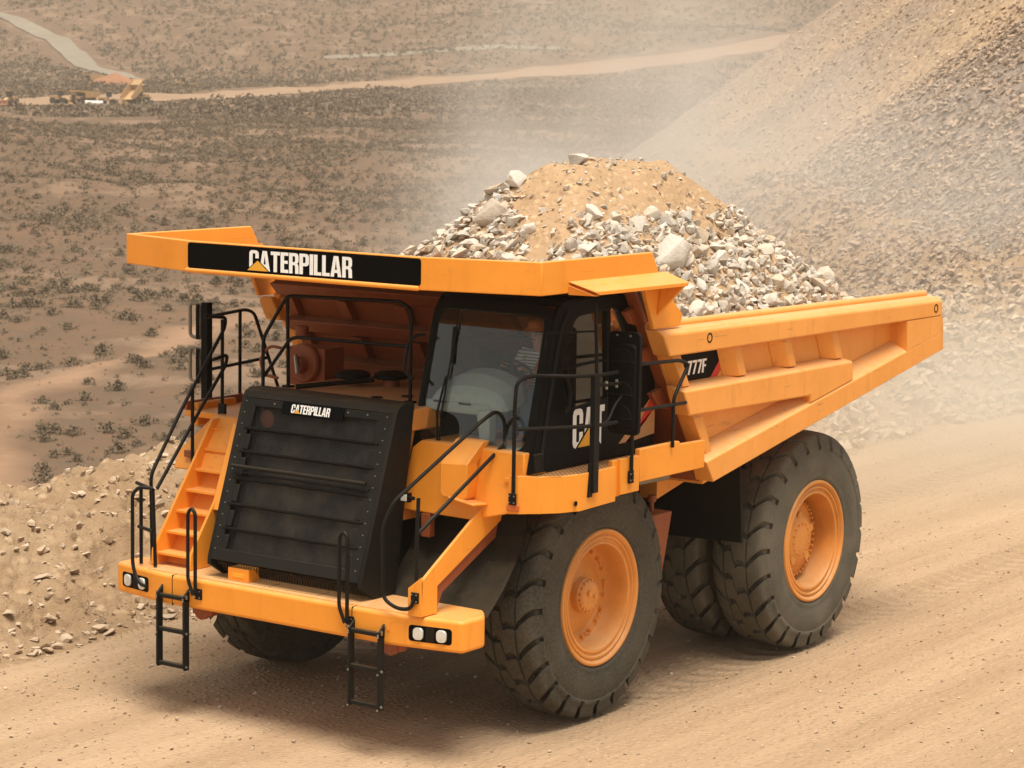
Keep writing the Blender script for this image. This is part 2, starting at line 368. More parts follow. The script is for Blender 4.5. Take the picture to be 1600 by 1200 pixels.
# ------------------------------------------------------------------ lettering (own condensed glyphs)
S_ = .18
GL = {
 'C': (.52, [[(.52, .61), (.52, .86), (.47, .96), (.38, 1), (.14, 1), (.05, .96), (0, .86), (0, .14), (.05, .04), (.14, 0), (.38, 0), (.47, .04), (.52, .14), (.52, .40), (.335, .40), (.335, .19), (.30, .15), (.22, .15), (.185, .19), (.185, .81), (.22, .85), (.30, .85), (.335, .81), (.335, .61)]]),
 'A': (.58, [[(0, 0), (.17, 1), (.41, 1), (.58, 0), (.39, 0), (.37, .19), (.21, .19), (.19, 0)], [(.235, .34), (.345, .34), (.29, .76)]]),
 'T': (.50, [[(0, .83), (0, 1), (.5, 1), (.5, .83), (.345, .83), (.345, 0), (.155, 0), (.155, .83)]]),
 'E': (.42, [[(0, 0), (0, 1), (.42, 1), (.42, .84), (.19, .84), (.19, .60), (.39, .60), (.39, .45), (.19, .45), (.19, .16), (.42, .16), (.42, 0)]]),
 'R': (.52, [[(0, 0), (0, 1), (.36, 1), (.46, .97), (.51, .87), (.51, .62), (.48, .53), (.42, .49), (.49, .44), (.51, .34), (.52, 0), (.335, 0), (.325, .34), (.30, .41), (.19, .41), (.19, 0)], [(.19, .56), (.19, .85), (.29, .85), (.325, .81), (.325, .60), (.29, .56)]]),
 'P': (.51, [[(0, 0), (0, 1), (.36, 1), (.46, .97), (.51, .87), (.51, .54), (.46, .44), (.36, .40), (.19, .40), (.19, 0)], [(.19, .55), (.19, .85), (.29, .85), (.325, .81), (.325, .59), (.29, .55)]]),
 'I': (.19, [[(0, 0), (0, 1), (.19, 1), (.19, 0)]]),
 'L': (.40, [[(0, 0), (0, 1), (.19, 1), (.19, .16), (.40, .16), (.40, 0)]]),
 '7': (.46, [[(0, .83), (0, 1), (.46, 1), (.46, .85), (.28, 0), (.09, 0), (.28, .83)]]),
 'F': (.42, [[(0, 0), (0, 1), (.42, 1), (.42, .84), (.19, .84), (.19, .58), (.38, .58), (.38, .43), (.19, .43), (.19, 0)]]),
 'M': (.66, [[(0, 0), (0, 1), (.24, 1), (.33, .45), (.42, 1), (.66, 1), (.66, 0), (.49, 0), (.49, .6), (.39, 0), (.27, 0), (.17, .6), (.17, 0)]]),
}
def glyph_layout(s, gap=.045):
    x = 0; out = []
    for ch in s:
        if ch == ' ': x += .3; continue
        wd, cs = GL[ch]; out.append([[(px+x, py) for px, py in c] for c in cs]); x += wd+gap
    return out, x-gap
def fill2d(contours):
    cu = bpy.data.curves.new('tmp', 'CURVE'); cu.dimensions = '2D'; cu.fill_mode = 'BOTH'
    for c in contours:
        sp = cu.splines.new('POLY'); sp.points.add(len(c)-1)
        for p, q in zip(sp.points, c): p.co = (q[0], q[1], 0, 1)
        sp.use_cyclic_u = True
    ob = bpy.data.objects.new('tmp', cu); me = bpy.data.meshes.new_from_object(ob)
    vs = [tuple(v.co) for v in me.vertices]; fs = [tuple(p.vertices) for p in me.polygons]
    bpy.data.objects.remove(ob); bpy.data.meshes.remove(me); return vs, fs
def lettering(mb, text, O, U, V, width, height, mi=0, lift=.003, gap=.045, shear=0):
    """O lower-left corner, U/V unit vectors; extruded a little off the plate"""
    O, U, V = map(Vector, (O, U, V)); N = U.cross(V).normalized(); outs, tot = glyph_layout(text, gap); sx = width/tot
    for g in outs:
        vs, fs = fill2d(g)
        mb.add([O+U*(x*sx+shear*y*height)+V*(y*height)+N*lift for x, y, z in vs], fs, mi)
def plate3d(mb, pts2, O, U, V, lift, mi, th=None):
    O, U, V = map(Vector, (O, U, V)); N = U.cross(V).normalized()
    P = [O+U*x+V*y+N*lift for x, y in pts2]
    if th: mb.loft([p-N*th for p in P], P, mi)
    else: mb.add(P, [tuple(range(len(P)))], mi)
X, Y, Z = Vector((1, 0, 0)), Vector((0, 1, 0)), Vector((0, 0, 1))

# ================================================================== THE TRUCK  (x forward, y to its left, z up; wheels on z = 0)
truck = empty('haul_truck')
tag(truck, 'large orange mining haul truck loaded with pale rock, filling the foreground', 'haul truck')
T = truck
ZR = 1.323
# ---- dump body
def build_body():
    m = MB()
    YI = 2.72
    fx = lambda z: -.31+(z-4.63)*.655          # front line of the body in side view
    side = [(fx(4.42), 4.42), (fx(2.5), 2.5), (-7.42, 3.60), (-7.36, 4.34)]
    for s in (1, -1):
        m.prism_y(side, s*(YI-.06), s*YI)                                   # side plate
        m.tube([(fx(4.42)+.02, s*(YI-.01), 4.40), (-7.30, s*(YI-.01), 4.335)], .052, 10, 0)   # rolled lip
    # front wall and floor
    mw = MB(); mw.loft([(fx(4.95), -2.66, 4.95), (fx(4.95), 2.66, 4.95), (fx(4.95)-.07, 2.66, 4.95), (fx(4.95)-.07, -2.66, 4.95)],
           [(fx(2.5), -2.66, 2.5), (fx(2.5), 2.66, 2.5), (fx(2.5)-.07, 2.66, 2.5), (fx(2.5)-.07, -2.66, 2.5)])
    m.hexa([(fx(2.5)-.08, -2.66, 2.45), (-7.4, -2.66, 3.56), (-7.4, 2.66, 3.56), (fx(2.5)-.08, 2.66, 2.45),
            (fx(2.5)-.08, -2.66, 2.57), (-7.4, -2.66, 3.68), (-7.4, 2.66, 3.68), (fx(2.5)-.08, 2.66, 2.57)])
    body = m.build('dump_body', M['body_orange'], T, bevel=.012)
    mw.build('front_wall', M['red'], body)  # dirty red instead of body orange, with the under-canopy shade in its colour
    for s in (1, -1):
        # top rail with a sloping outer shoulder
        m = MB()
        def sec(x0, x1, zt, zb): return [(x0, s*YI, zt+.05), (x0, s*2.90, zt+.035), (x0, s*2.96, zt-.035), (x1, s*2.96, zb), (x1, s*YI, zb-.0)]
        A = [(-.33, s*YI, 4.385), (-.33, s*2.90, 4.375), (-.38, s*2.96, 4.32), (-.51, s*2.96, 4.075), (-.53, s*YI, 4.075)]
        B = [(-7.36, s*YI, 4.315), (-7.36, s*2.90, 4.305), (-7.36, s*2.96, 4.25), (-7.375, s*2.96, 4.055), (-7.375, s*YI, 4.055)]
        m.loft(A, B)
        m.build('top_rail', M['body_orange'], body, bevel=.018)
        m = MB(); m.prism_y([(-6.34, 4.053), (-6.35, 3.66), (-7.42, 3.842), (-7.375, 4.053)], s*YI, s*2.9598)
        m.build('tail_block', M['body_orange'], body)
        m = MB()
        o = [(-1.35, 2.79), (-7.42, 3.84), (-7.44, 3.60), (-1.52, 2.545)]; inn = [(-1.33, 2.92), (-7.40, 3.965), (-7.44, 3.60), (-1.52, 2.545)]
        m.loft([(x, s*YI, z) for x, z in inn], [(x, s*2.96, z) for x, z in o])
        m.build('bottom_flange', M['body_orange'], body, bevel=.012)
        m = MB()
        o = [(-.84, 3.655), (-.97, 3.365), (-3.79, 3.325), (-3.79, 3.225), (-4.90, 3.418), (-4.87, 3.655)]
        inn = [(-.80, 3.715), (-.98, 3.365), (-3.79, 3.325), (-3.79, 3.225), (-4.90, 3.418), (-4.87, 3.715)]
        m.loft([(x, s*YI, z) for x, z in inn], [(x, s*2.955, z) for x, z in o])
        m.build('middle_rail', M['body_orange'], body, bevel=.02)
        for k, (xt, xb, wd) in enumerate(((-2.05, -2.22, .17), (-3.24, -3.42, .17), (-4.43, -4.61, .17))):
            m = MB(); zt, zb = 4.07, 3.70
            A = [(xt+.17, s*YI, zt), (xt, s*2.86, zt), (xt-wd, s*2.86, zt), (xt-wd-.03, s*YI, zt)]
            B = [(xb+.17, s*YI, zb), (xb, s*2.86, zb), (xb-wd, s*2.86, zb), (xb-wd-.03, s*YI, zb)]
            m.loft(A, B); m.build('stiffener', M['body_orange'], body, bevel=.012)
        m = MB()                                                            # front post, between and below the rails
        for (z1, z0, w1, w0) in ((4.10, 3.69, .20, .17), (3.37, 2.60, .24, .12)):
            A = [(fx(z1), s*YI, z1), (fx(z1)-.02, s*2.87, z1), (fx(z1)-w1, s*2.87, z1), (fx(z1)-w1, s*YI, z1)]
            B = [(fx(z0), s*YI, z0), (fx(z0)-.02, s*2.87, z0), (fx(z0)-w0, s*2.87, z0), (fx(z0)-w0, s*YI, z0)]
            m.loft(A, B)
        m.build('front_post', M['body_orange'], body, bevel=.01)
        for (hx, hz) in ((-1.35, 4.225), (-7.17, 4.165)):
            m = MB(); m.lathe([(0, .058), (.006, .058), (.006, .042), (-.03, .038), (-.03, 0)], (hx, s*2.958, hz), 'y', 20, 0, s)
            m.build('lifting_hole', M['chassis'], body)
        if s > 0:
            m = MB(); U, V = -X, Z; O = (-1.0, YI+.002, 3.66)
            q = lambda P: [(-1.0-x, z-3.66) for x, z in P]
            plate3d(m, q([(-1.05, 4.05), (-1.22, 3.715), (-1.78, 3.715), (-2.00, 3.92), (-2.00, 4.05)]), O, U, V, .003, 0, .003)
            plate3d(m, q([(-1.78, 3.715), (-1.94, 3.715), (-2.16, 3.92), (-2.00, 3.92)]), O, U, V, .003, 1, .003)
            lettering(m, '777F', (-1.25, YI+.004, 3.785), U, V, .42, .16, 2, .004, gap=.05, shear=.10)
            m.build('model_decal', [M['decal_black'], M['decal_red'], M['white']], body)
    # ribs across the front wall, seen under the canopy
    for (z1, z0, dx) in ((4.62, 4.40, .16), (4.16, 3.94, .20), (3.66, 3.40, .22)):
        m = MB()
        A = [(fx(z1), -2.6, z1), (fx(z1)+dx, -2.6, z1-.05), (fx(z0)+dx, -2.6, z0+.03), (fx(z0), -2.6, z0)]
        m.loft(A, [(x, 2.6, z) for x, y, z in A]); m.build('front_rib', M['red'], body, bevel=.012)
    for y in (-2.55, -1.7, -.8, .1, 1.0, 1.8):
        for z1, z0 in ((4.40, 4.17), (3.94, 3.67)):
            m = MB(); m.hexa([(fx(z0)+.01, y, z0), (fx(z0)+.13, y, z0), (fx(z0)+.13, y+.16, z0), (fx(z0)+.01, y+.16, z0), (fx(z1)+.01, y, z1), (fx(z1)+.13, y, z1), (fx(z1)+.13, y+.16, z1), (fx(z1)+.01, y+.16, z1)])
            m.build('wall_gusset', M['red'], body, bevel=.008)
    m = MB()
    for y in (-1.9, -.9, 0, .9, 1.9):   # underfloor beams
        m.hexa([(fx(2.5)-.1, y-.12, 2.2), (-7.2, y-.12, 3.38), (-7.2, y+.12, 3.38), (fx(2.5)-.1, y+.12, 2.2), (fx(2.5)-.1, y-.12, 2.449), (-7.2, y-.12, 3.525), (-7.2, y+.12, 3.525), (fx(2.5)-.1, y+.12, 2.449)])
    m.build('floor_beams', M['body_orange'], body)
    return body, fx
body, fx = build_body()
# ---- canopy
m = MB()
ZT, ZB = 5.254, 4.906
plan = [(-.30, 2.93), (1.973, 2.93), (2.318, 1.64), (2.318, -1.64), (1.973, -2.93), (-.30, -2.93)]
inn = [(-.30, 2.87), (1.925, 2.87), (2.258, 1.61), (2.258, -1.61), (1.925, -2.87), (-.30, -2.87)]
F = []; V = [(x, y, ZB) for x, y in plan]+[(x, y, ZT) for x, y in plan]+[(x, y, ZB) for x, y in inn]+[(x, y, ZT) for x, y in inn]
n = 6
V[6] = (-.14, 2.93, ZT); V[11] = (-.14, -2.93, ZT); V[18] = (-.14, 2.87, ZT); V[23] = (-.14, -2.87, ZT)
V[0] = (-.36, 2.93, ZB); V[5] = (-.36, -2.93, ZB); V[12] = (-.36, 2.87, ZB); V[17] = (-.36, -2.87, ZB)
for i in range(5): F += [(i, i+1, n+i+1, n+i), (2*n+i+1, 2*n+i, 3*n+i, 3*n+i+1), (n+i, n+i+1, 3*n+i+1, 3*n+i), (i+1, i, 2*n+i, 2*n+i+1)]
F += [(0, n, 3*n, 2*n), (5, 2*n+5, 3*n+5, n+5)]
m.add(V, F)
m.tube([(2.335, -1.66, 4.925), (2.335, 1.62, 4.925)], .028, 8, 0)
can = m.build('canopy', M['orange'], body, bevel=.012)
m = MB(); m.prism_z([(-.42, 2.865), (1.92, 2.865), (2.253, 1.6), (2.253, -1.6), (1.92, -2.865), (-.42, -2.865)], 4.915, 4.975); m.build('canopy_floor', M['red'], body)  # dark colour stands in for the shaded underside that the windscreen reflects
for s in (1, -1):
    m = MB()       # cheek plate from the canopy down to the rail
    m.prism_y([(-.16, 4.91), (-.12, 4.40), (-.89, 4.39), (-.89, 4.50), (-.40, 4.91)], s*2.80, s*2.86) if False else m.prism_y([(-.02, 4.90), (-.26, 4.395), (-.80, 4.395), (-.86, 4.52), (-.39, 4.90)], s*2.84, s*2.90)
    m.build('cheek_plate', M['orange'], body, bevel=.012)
    m = MB()       # deflector ledge
    m.hexa([(1.42, s*2.93, 4.99), (-.42, s*2.93, 4.99), (-.45, s*3.20, 4.88), (1.30, s*3.20, 4.89),
            (1.49, s*2.93, 5.03), (-.42, s*2.93, 5.03), (-.49, s*3.20, 4.92), (1.38, s*3.20, 4.93)])
    m.hexa([(1.49, s*2.931, 4.89), (1.42, s*2.931, 4.89), (1.26, s*3.18, 4.88), (1.33, s*3.18, 4.88), (1.49, s*2.931, 4.99), (1.42, s*2.931, 4.99), (1.30, s*3.18, 4.89), (1.38, s*3.18, 4.89)])
    m.loft([(-.38, s*2.905, 4.99), (-.40, s*3.18, 4.885), (-.30, s*2.905, 4.55)], [(-.43, s*2.905, 4.99), (-.45, s*3.18, 4.885), (-.35, s*2.905, 4.55)])
    m.build('side_ledge', M['orange'], body, bevel=.006)
m = MB(); O = (2.318, 0, 4.952)
plate3d(m, rrect(3.28, .285, .035, 4, 0, .142), O, Y, Z, .006, 0, .006)
lettering(m, 'CATERPILLAR', (2.320, -.725, 4.978), Y, Z, 1.45, .222, 1, .008, gap=.035)
tri = lambda k: [(-.615-.135*k, -.006*k), (-.615+.135*k, -.006*k), (-.615, .002+.105*k)]
plate3d(m, [(-.775, .018), (-.425, .018), (-.60, .150)], (2.320, 0, 4.952), Y, Z, .010, 0)
plate3d(m, [(-.750, .026), (-.450, .026), (-.60, .138)], (2.320, 0, 4.952), Y, Z, .012, 2)
tag(m.build('nameplate', [M['decal_black'], M['white'], M['yellow']], body), 'black nameplate with white letters across the canopy front')

# ---- wheels
NL = 24
def tyre_mesh():
    prof = [(0, 1.384), (.05, 1.384), (.10, 1.383), (.145, 1.380), (.152, 1.345), (.168, 1.345), (.175, 1.378), (.22, 1.374), (.27, 1.366), (.315, 1.352), (.338, 1.328), (.345, 1.30),
            (.352, 1.25), (.366, 1.215), (.376, 1.20), (.380, 1.165), (.371, 1.145), (.384, 1.10), (.392, 1.03), (.392, .96), (.384, .89), (.372, .845), (.376, .83), (.366, .80), (.345, .775), (.30, .74)]
    full = [(-a, r) for a, r in reversed(prof[1:])]+prof
    offs = [0, .03, .20, .24, .40, .60, .80]
    V = []; nth = NL*len(offs); K = len(full)
    for p in range(NL):
        for j, u in enumerate(offs):
            for a, r in full:
                aa = abs(a); ph = u+(.0 if a >= 0 else .5)
                curve = 0
                if aa > .16: curve = .55*min(1, (aa-.16)/.18)**.8
                elif aa <= .16: curve = .12*math.sin(aa/.16*3.14)
                th = 2*math.pi*(p+ph+curve+random.Random(p*7+j).uniform(-.012, .012))/NL
                rr = r; ax = a
                if j in (1, 2):
                    if .17 <= aa <= .35 and r > 1.24: rr = r-(.115 if aa > .2 else .06)
                    elif r > 1.19: rr = r-.05; ax = a*(1-.09)
                    elif aa < .15: rr = r-.016
                V.append((rr*math.cos(th), ax, rr*math.sin(th)))
    F = []
    for i in range(nth):
        j = (i+1) % nth
        for k in range(K-1): F.append((i*K+k, i*K+k+1, j*K+k+1, j*K+k))
    me = npmesh('tyre', np.array(V), np.array(F), M['rubber'], True); me.set_sharp_from_angle(angle=R_(34)); return me
TY = tyre_mesh(); TY2 = TY.copy(); TY2.materials.clear(); TY2.materials.append(M['rubber_dusty'])
def tyre(parent): 
    o = bpy.data.objects.new('tyre', TY2 if parent.name.startswith('rear') else TY); col.objects.link(o); o.parent = parent; return o
BM = MB(); BM.cyl((0, 0, 0), (0, 1, 0), 1, 8); _b = BM.build('bolt', M['rim']); BOLT = _b.data; bpy.data.objects.remove(_b)
def bolt(parent, c, r, h):
    if parent.location.y < 2: return          # only the wheels on the near side show their bolts
    o = bpy.data.objects.new('bolt', BOLT); col.objects.link(o); o.parent = parent; o.location = c; o.scale = (r, h, r)
def rim_front(parent):
    m = MB()
    prof = [(.30, .775), (.355, .775), (.372, .765), (.376, .745), (.362, .722), (.335, .712), (.335, .700), (.350, .692), (.352, .672), (.325, .662), (.322, .640), (.338, .625), (.336, .602), (.30, .590),
            (.20, .585), (.10, .575), (.07, .555), (.055, .50), (.05, .47), (.03, .455), (.035, .42), (.06, .34), (.075, .25), (.09, .20), (.17, .195), (.185, .18), (.22, .165), (.235, .14), (.24, .0)]
    m.lathe(prof, (0, 0, 0), 'y', 64)
    r = m.build('rim', M['rim'], parent, angle=40)
    m = MB()
    for k in range(20):
        a = 2*math.pi*k/20; c = Vector((.50*math.cos(a), .055, .50*math.sin(a))); bolt(parent, c, .02, .045)
        if k % 2 == 0: m.tube([c+Vector((.02*math.cos(a), .03, .02*math.sin(a))), Vector((.50*math.cos(a+.2), .075, .50*math.sin(a+.2)))], .008, 6, 0)
    for k in range(16):
        a = 2*math.pi*k/16; c = Vector((.175*math.cos(a), .19, .175*math.sin(a))); bolt(parent, c, .014, .03)
    bolt(parent, Vector((.05, .24, .05)), .035, .03); bolt(parent, Vector((-.06, .24, -.02)), .02, .02)
    m.build('lock_wire', M['rim'], parent)
    return r
def rim_rear(parent, outer=True):
    m = MB()
    prof = [(.30, .775), (.355, .775), (.372, .765), (.376, .745), (.362, .722), (.335, .712), (.335, .700), (.350, .692), (.352, .672), (.325, .662), (.322, .640), (.338, .625), (.336, .602), (.30, .590), (.15, .585), (-.10, .575)]
    m.lathe(prof, (0, 0, 0), 'y', 64); m.build('rim', M['rim'], parent, angle=40)
    if outer:
        m = MB(); m.lathe([(-.10, .575), (-.09, .50), (-.02, .50), (-.01, .485), (.06, .475), (.07, .455), (.075, .40), (.10, .35), (.15, .30), (.165, .24), (.18, .10), (.18, 0)], (0, 0, 0), 'y', 56)
        for k in range(5):
            a = 2*math.pi*k/5+.4; c = Vector((.30*math.cos(a), .10, .30*math.sin(a))); m.cyl(c, c+Vector((0, .06, 0)), .055, 14)
        m.build('final_drive', M['rim'], parent, angle=40)
        m = MB()
        for k in range(40):
            a = 2*math.pi*k/40; c = Vector((.468*math.cos(a), .055, .468*math.sin(a))); bolt(parent, c, .017, .045)
        for k in range(14):
            a = 2*math.pi*k/14; c = Vector((.20*math.cos(a), .165, .20*math.sin(a))); bolt(parent, c, .012, .03)
for name, x, yc, s, kind, lab in (('front_wheel', 0, 2.078, 1, 'f', 'front wheel under the cab, facing the viewer'), ('front_wheel', 0, -2.078, -1, 'f', 'front wheel behind the bumper, on the shaded far side'),
                            ('rear_wheel', -4.582, 2.283, 1, 'r', 'outer rear wheel facing the viewer'), ('rear_wheel', -4.582, 1.40, 1, 'i', 'inner rear wheel beside the outer one'),
                            ('rear_wheel', -4.582, -2.283, -1, 'r', None), ('rear_wheel', -4.582, -1.40, -1, 'i', None)):
    wh = empty(name, (x, yc, ZR), 0, T)
    if lab: wh['label'] = lab
    wh.rotation_euler = (0, R_(random.Random(x*3+yc).uniform(0, 12)), 0 if s > 0 else math.pi)
    tyre(wh)
    if kind == 'f': rim_front(wh)
    else: rim_rear(wh, kind == 'r')
# the last few mm of tyre flatten on the road: lower all wheels onto z=0
for o in T.children:
    if o.name.startswith(('front_wheel', 'rear_wheel')): o.location.z = 1.372
# ---- chassis
m = MB()
for s in (1, -1):
    m.box(-6.2, 2.1, s*.55, s*.85, 1.15, 1.75)
    m.tube([(0, s*1.15, 1.4), (0, s*1.15, 2.6)], .22, 16, 0)
    m.tube([(-4.58, s*.7, 1.3), (-4.9, s*.7, 2.6)], .16, 14, 0)
m.box(-.4, 1.6, -.75, .75, 1.1, 2.35); m.tube([(-.0, -1.75, 1.35), (0, 1.75, 1.35)], .26, 14, 0); m.tube([(-4.582, -2.2, 1.37), (-4.582, 2.2, 1.37)], .42, 18, 0)
m.box(-2.4, -.6, -1.2, 1.2, 1.2, 2.35)
m.build('chassis_frame', M['chassis'], T, bevel=.01)
for s in (1, -1):
    m = MB(); m.prism_y([(1.45, 2.55), (.3, 2.75), (-.9, 2.75), (-1.6, 2.6), (-1.6, 2.4), (-.9, 2.62), (.3, 2.66), (1.35, 2.45)], s*.8, s*1.0)
    m.box(-.85, -.78, s*1.0, s*2.3, 2.6, 2.74); m.build('fender_bracket', M['chassis'], T)
# red hydraulic tank between the wheels
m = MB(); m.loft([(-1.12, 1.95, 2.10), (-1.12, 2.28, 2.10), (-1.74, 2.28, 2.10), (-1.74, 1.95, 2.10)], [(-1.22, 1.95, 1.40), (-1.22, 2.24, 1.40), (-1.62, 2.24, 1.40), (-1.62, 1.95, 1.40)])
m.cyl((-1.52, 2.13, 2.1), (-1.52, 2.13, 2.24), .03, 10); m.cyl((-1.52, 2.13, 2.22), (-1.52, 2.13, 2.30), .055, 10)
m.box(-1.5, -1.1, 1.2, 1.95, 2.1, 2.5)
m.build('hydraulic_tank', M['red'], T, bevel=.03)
m = MB(); m.cyl((-.30, 2.42, 2.64), (-1.32, 2.42, 2.62), .085, 16); m.box(-1.9, -1.32, 2.2, 2.4, 2.58, 2.66); m.build('air_tank', M['grey'], T)
for s in (1, -1):
    m = MB(); m.hexa([(-2.86, s*1.15, 1.56), (-2.82, s*1.15, 1.56), (-2.82, s*2.60, 1.60), (-2.86, s*2.60, 1.60), (-2.80, s*1.15, 2.62), (-2.76, s*1.15, 2.62), (-2.72, s*2.60, 2.72), (-2.76, s*2.60, 2.72)])
    m.build('mud_flap', M['flap'], T)
# ---- bumper
m = MB()
bp = [(2.78, -1.62), (2.78, 1.62), (2.62, 2.47), (2.24, 2.47), (1.95, 2.25), (1.95, -2.25), (2.24, -2.47), (2.62, -2.47)]
m.prism_z(roundpoly(bp, [.05, .05, .06, .04, .02, .02, .04, .06], 3), 1.21, 1.55)
bump = m.build('front_bumper', M['orange'], T, bevel=.045, seg=4)
m = MB(); m.box(2.05, 2.70, -1.9, 1.9, 1.551, 1.557); m.build('tread_plate', M['deck'], bump)
m = MB()
for y in (-1.45, 1.13): m.box(2.40, 2.783, y-.004, y+.004, 1.21, 1.553)
m.box(2.60, 2.606, -1.0, 1.0, 1.556, 1.5585); m.box(2.40, 2.60, -.2, -.194, 1.556, 1.5585); m.box(2.40, 2.60, .5, .506, 1.556, 1.5585)
m.build('panel_seam', M['chassis'], bump)
for s in (1, -1):
    U = Vector((-.185*s, .983, 0)); Nn = U.cross(Z); Pc = Vector((2.687, s*2.10, 1.375))
    m = MB(); plate3d(m, rrect(.50, .17, .035, 4, 0, 0), Pc, U, Z, .006, 0, .02); m.build('headlight_housing', M['decal_black'], bump)
    m = MB(); plate3d(m, rrect(.10, .15, .01, 2, .0, 0), Pc, U, Z, .010, 0, .004); m.build('housing_divider', M['chassis'], bump)
    for k in (-1, 1):
        m = MB(); c = Pc+U*(.135*k); A = [c+U*a+Z*b_+Nn*.008 for a, b_ in rrect(.12, .135, .045, 5)]; B = [c+U*a*.93+Z*b_*.93+Nn*.03 for a, b_ in rrect(.12, .135, .045, 5)]
        m.loft(A, B); m.add([c+U*a*.5+Z*b_*.5+Nn*.034 for a, b_ in rrect(.12, .135, .06, 5)], [tuple(range(24))])
        m.build('headlight', M['lamp'], bump, bevel=.004)
m = MB(); m.box(2.40, 2.58, -.80, -.50, 1.556, 1.70); m.obox((2.582, -.65, 1.62), (.004, 0, 0), (0, .08, 0), (0, 0, .025), 1); m.build('breather_box', [M['orange'], M['yellow']], bump, bevel=.02)
m = MB(); m.box(2.75, 2.787, 1.60, 1.64, 1.37, 1.47); m.build('latch_plate', M['orange'], bump)
for y in (-1.12, 1.55):
    m = MB(); m.box(2.55, 2.66, y-.14, y+.14, 1.12, 1.2); m.cyl((2.60, y, 1.17), (2.68, y, 1.17), .10, 16); m.build('tow_eye', M['red'], bump, bevel=.01)
# ---- hanging ladders
for s, y0, y1 in ((1, 1.16, 1.56), (-1, -1.60, -1.20)):
    lad = empty('access_ladder', (2.78, (y0+y1)/2, 1.35), 0, T); h = (y1-y0)/2
    for sy in (-1, 1):
        m = MB(); m.obox((.05, sy*h, -.42), (.045, 0, 0), (0, .012, 0), (0, 0, .42)); m.loft([(.0, sy*h-.012, .08), (-.04, sy*h-.012, .08), (-.04, sy*h-.012, -.06), (.09, sy*h-.012, -.06), (.09, sy*h-.012, .0)], [(.0, sy*h+.012, .08), (-.04, sy*h+.012, .08), (-.04, sy*h+.012, -.06), (.09, sy*h+.012, -.06), (.09, sy*h+.012, .0)])
        m.build('ladder_side', M['black_dusty'], lad, bevel=.004)
        m = MB()
        for z in (.05, .0, -.02, -.42, -.80): m.cyl((.06 if z < .04 else -.0, sy*(h+.012), z), (.06 if z < .04 else 0, sy*(h+.026), z), .014, 8); m.cyl((.096, sy*h, z-.03), (.106, sy*h, z-.03), .010, 8)
        m.build('bolt', M['steel'], lad)
    for z in (-.03, -.41, -.80):
        m = MB(); m.box(.02, .08, -h, h, z-.022, z+.022); m.build('rung', M['black_dusty'], lad, bevel=.006)
# ---- grille (shroud, screen, louvre bars)
GT, GB = (2.0, 3.57), (2.59, 1.76)
def gp(t, y, off=0):   # point on the sloping front: t=0 top, 1 bottom
    dx, dz = GB[0]-GT[0], GB[1]-GT[1]; L = math.hypot(dx, dz); return Vector((GT[0]+dx*t-dz/L*off, y, GT[1]+dz*t+dx/L*off))
m = MB()
sil = [(1.70, 3.61), (1.86, 3.62), (1.96, 3.59), (2.01, 3.52), (2.585, 1.78), (2.59, 1.70), (2.36, 1.56), (2.0, 1.56)]
for s in (1, -1): m.prism_y(sil, s*1.05, s*1.10)
m.loft([(1.66, -1.05, 3.61), (1.86, -1.05, 3.62), (1.96, -1.05, 3.59), (2.005, -1.05, 3.52), (1.95, -1.05, 3.50), (1.66, -1.05, 3.55)], [(1.66, 1.05, 3.61), (1.86, 1.05, 3.62), (1.96, 1.05, 3.59), (2.005, 1.05, 3.52), (1.95, 1.05, 3.50), (1.66, 1.05, 3.55)])
gr = m.build('grille_shroud', M['black_dusty'], T, bevel=.02)
m = MB()
def gslab(t0, t1, y0, y1, o0, o1, mi=0): m.hexa([gp(t1, y0, o0), gp(t1, y1, o0), gp(t0, y1, o0), gp(t0, y0, o0), gp(t1, y0, o1), gp(t1, y1, o1), gp(t0, y1, o1), gp(t0, y0, o1)], mi)
gslab(.03, 1., -1.05, -.93, -.03, .002); gslab(.03, 1., .90, 1.05, -.03, .002); gslab(.03, .075, -.93, .90, -.03, .002)
lv = [.20, .34, .50, .655, .80]
for k, tt in enumerate(lv):
    for y0, y1 in ((-.93, -.86), (.83, .90)): gslab(tt+.045, (lv+[.96])[k+1]-.005 if k < 4 else .93, y0, y1, -.03, .001)
gslab(.075, .20, -.93, -.88, -.03, .001); gslab(.075, .20, .85, .90, -.03, .001)
gslab(.93, 1., -.93, .90, -.02, .012)
m.build('grille_frame', M['black_dusty'], gr, bevel=.006)
for k, tt in enumerate(lv):
    m = MB(); gslab(tt, tt+.016, -.97, .95, -.05, .014); m.build('louvre', M['black'], gr, bevel=.006)
m = MB(); m.tube([gp(.445, -.98, .06), gp(.445, .93, .06)], .022, 10, 0); gslab(.47, .48, -.97, .95, -.04, .03); m.build('grille_bar', M['black_dusty'], gr)
m = MB(); m.hexa([gp(.99, -.93, -.045), gp(.99, .9, -.045), gp(.05, .9, -.045), gp(.05, -.93, -.045), gp(.99, -.93, -.04), gp(.99, .9, -.04), gp(.05, .9, -.04), gp(.05, -.93, -.04)])
m.hexa([(2.37, -1.0, 1.575), (2.37, 1.0, 1.575), (2.545, 1.0, 1.73), (2.545, -1.0, 1.73), (2.365, -1.0, 1.58), (2.365, 1.0, 1.58), (2.54, 1.0, 1.735), (2.54, -1.0, 1.735)])
m.build('grille_screen', M['screen'], gr)
m = MB(); m.hexa([gp(.99, -.95, -.30), gp(.99, .95, -.30), gp(.04, .95, -.30), gp(.04, -.95, -.30), gp(.99, -.95, -.22), gp(.99, .95, -.22), gp(.04, .95, -.22), gp(.04, -.95, -.22)]); m.build('radiator', M['core'], gr)
m = MB(); m.lathe([(0, .10), (.03, .10), (.05, .05), (.05, 0)], gp(.13, -.78, -.15), 'x', 20); m.build('red_cap', M['red'], gr)
m = MB()
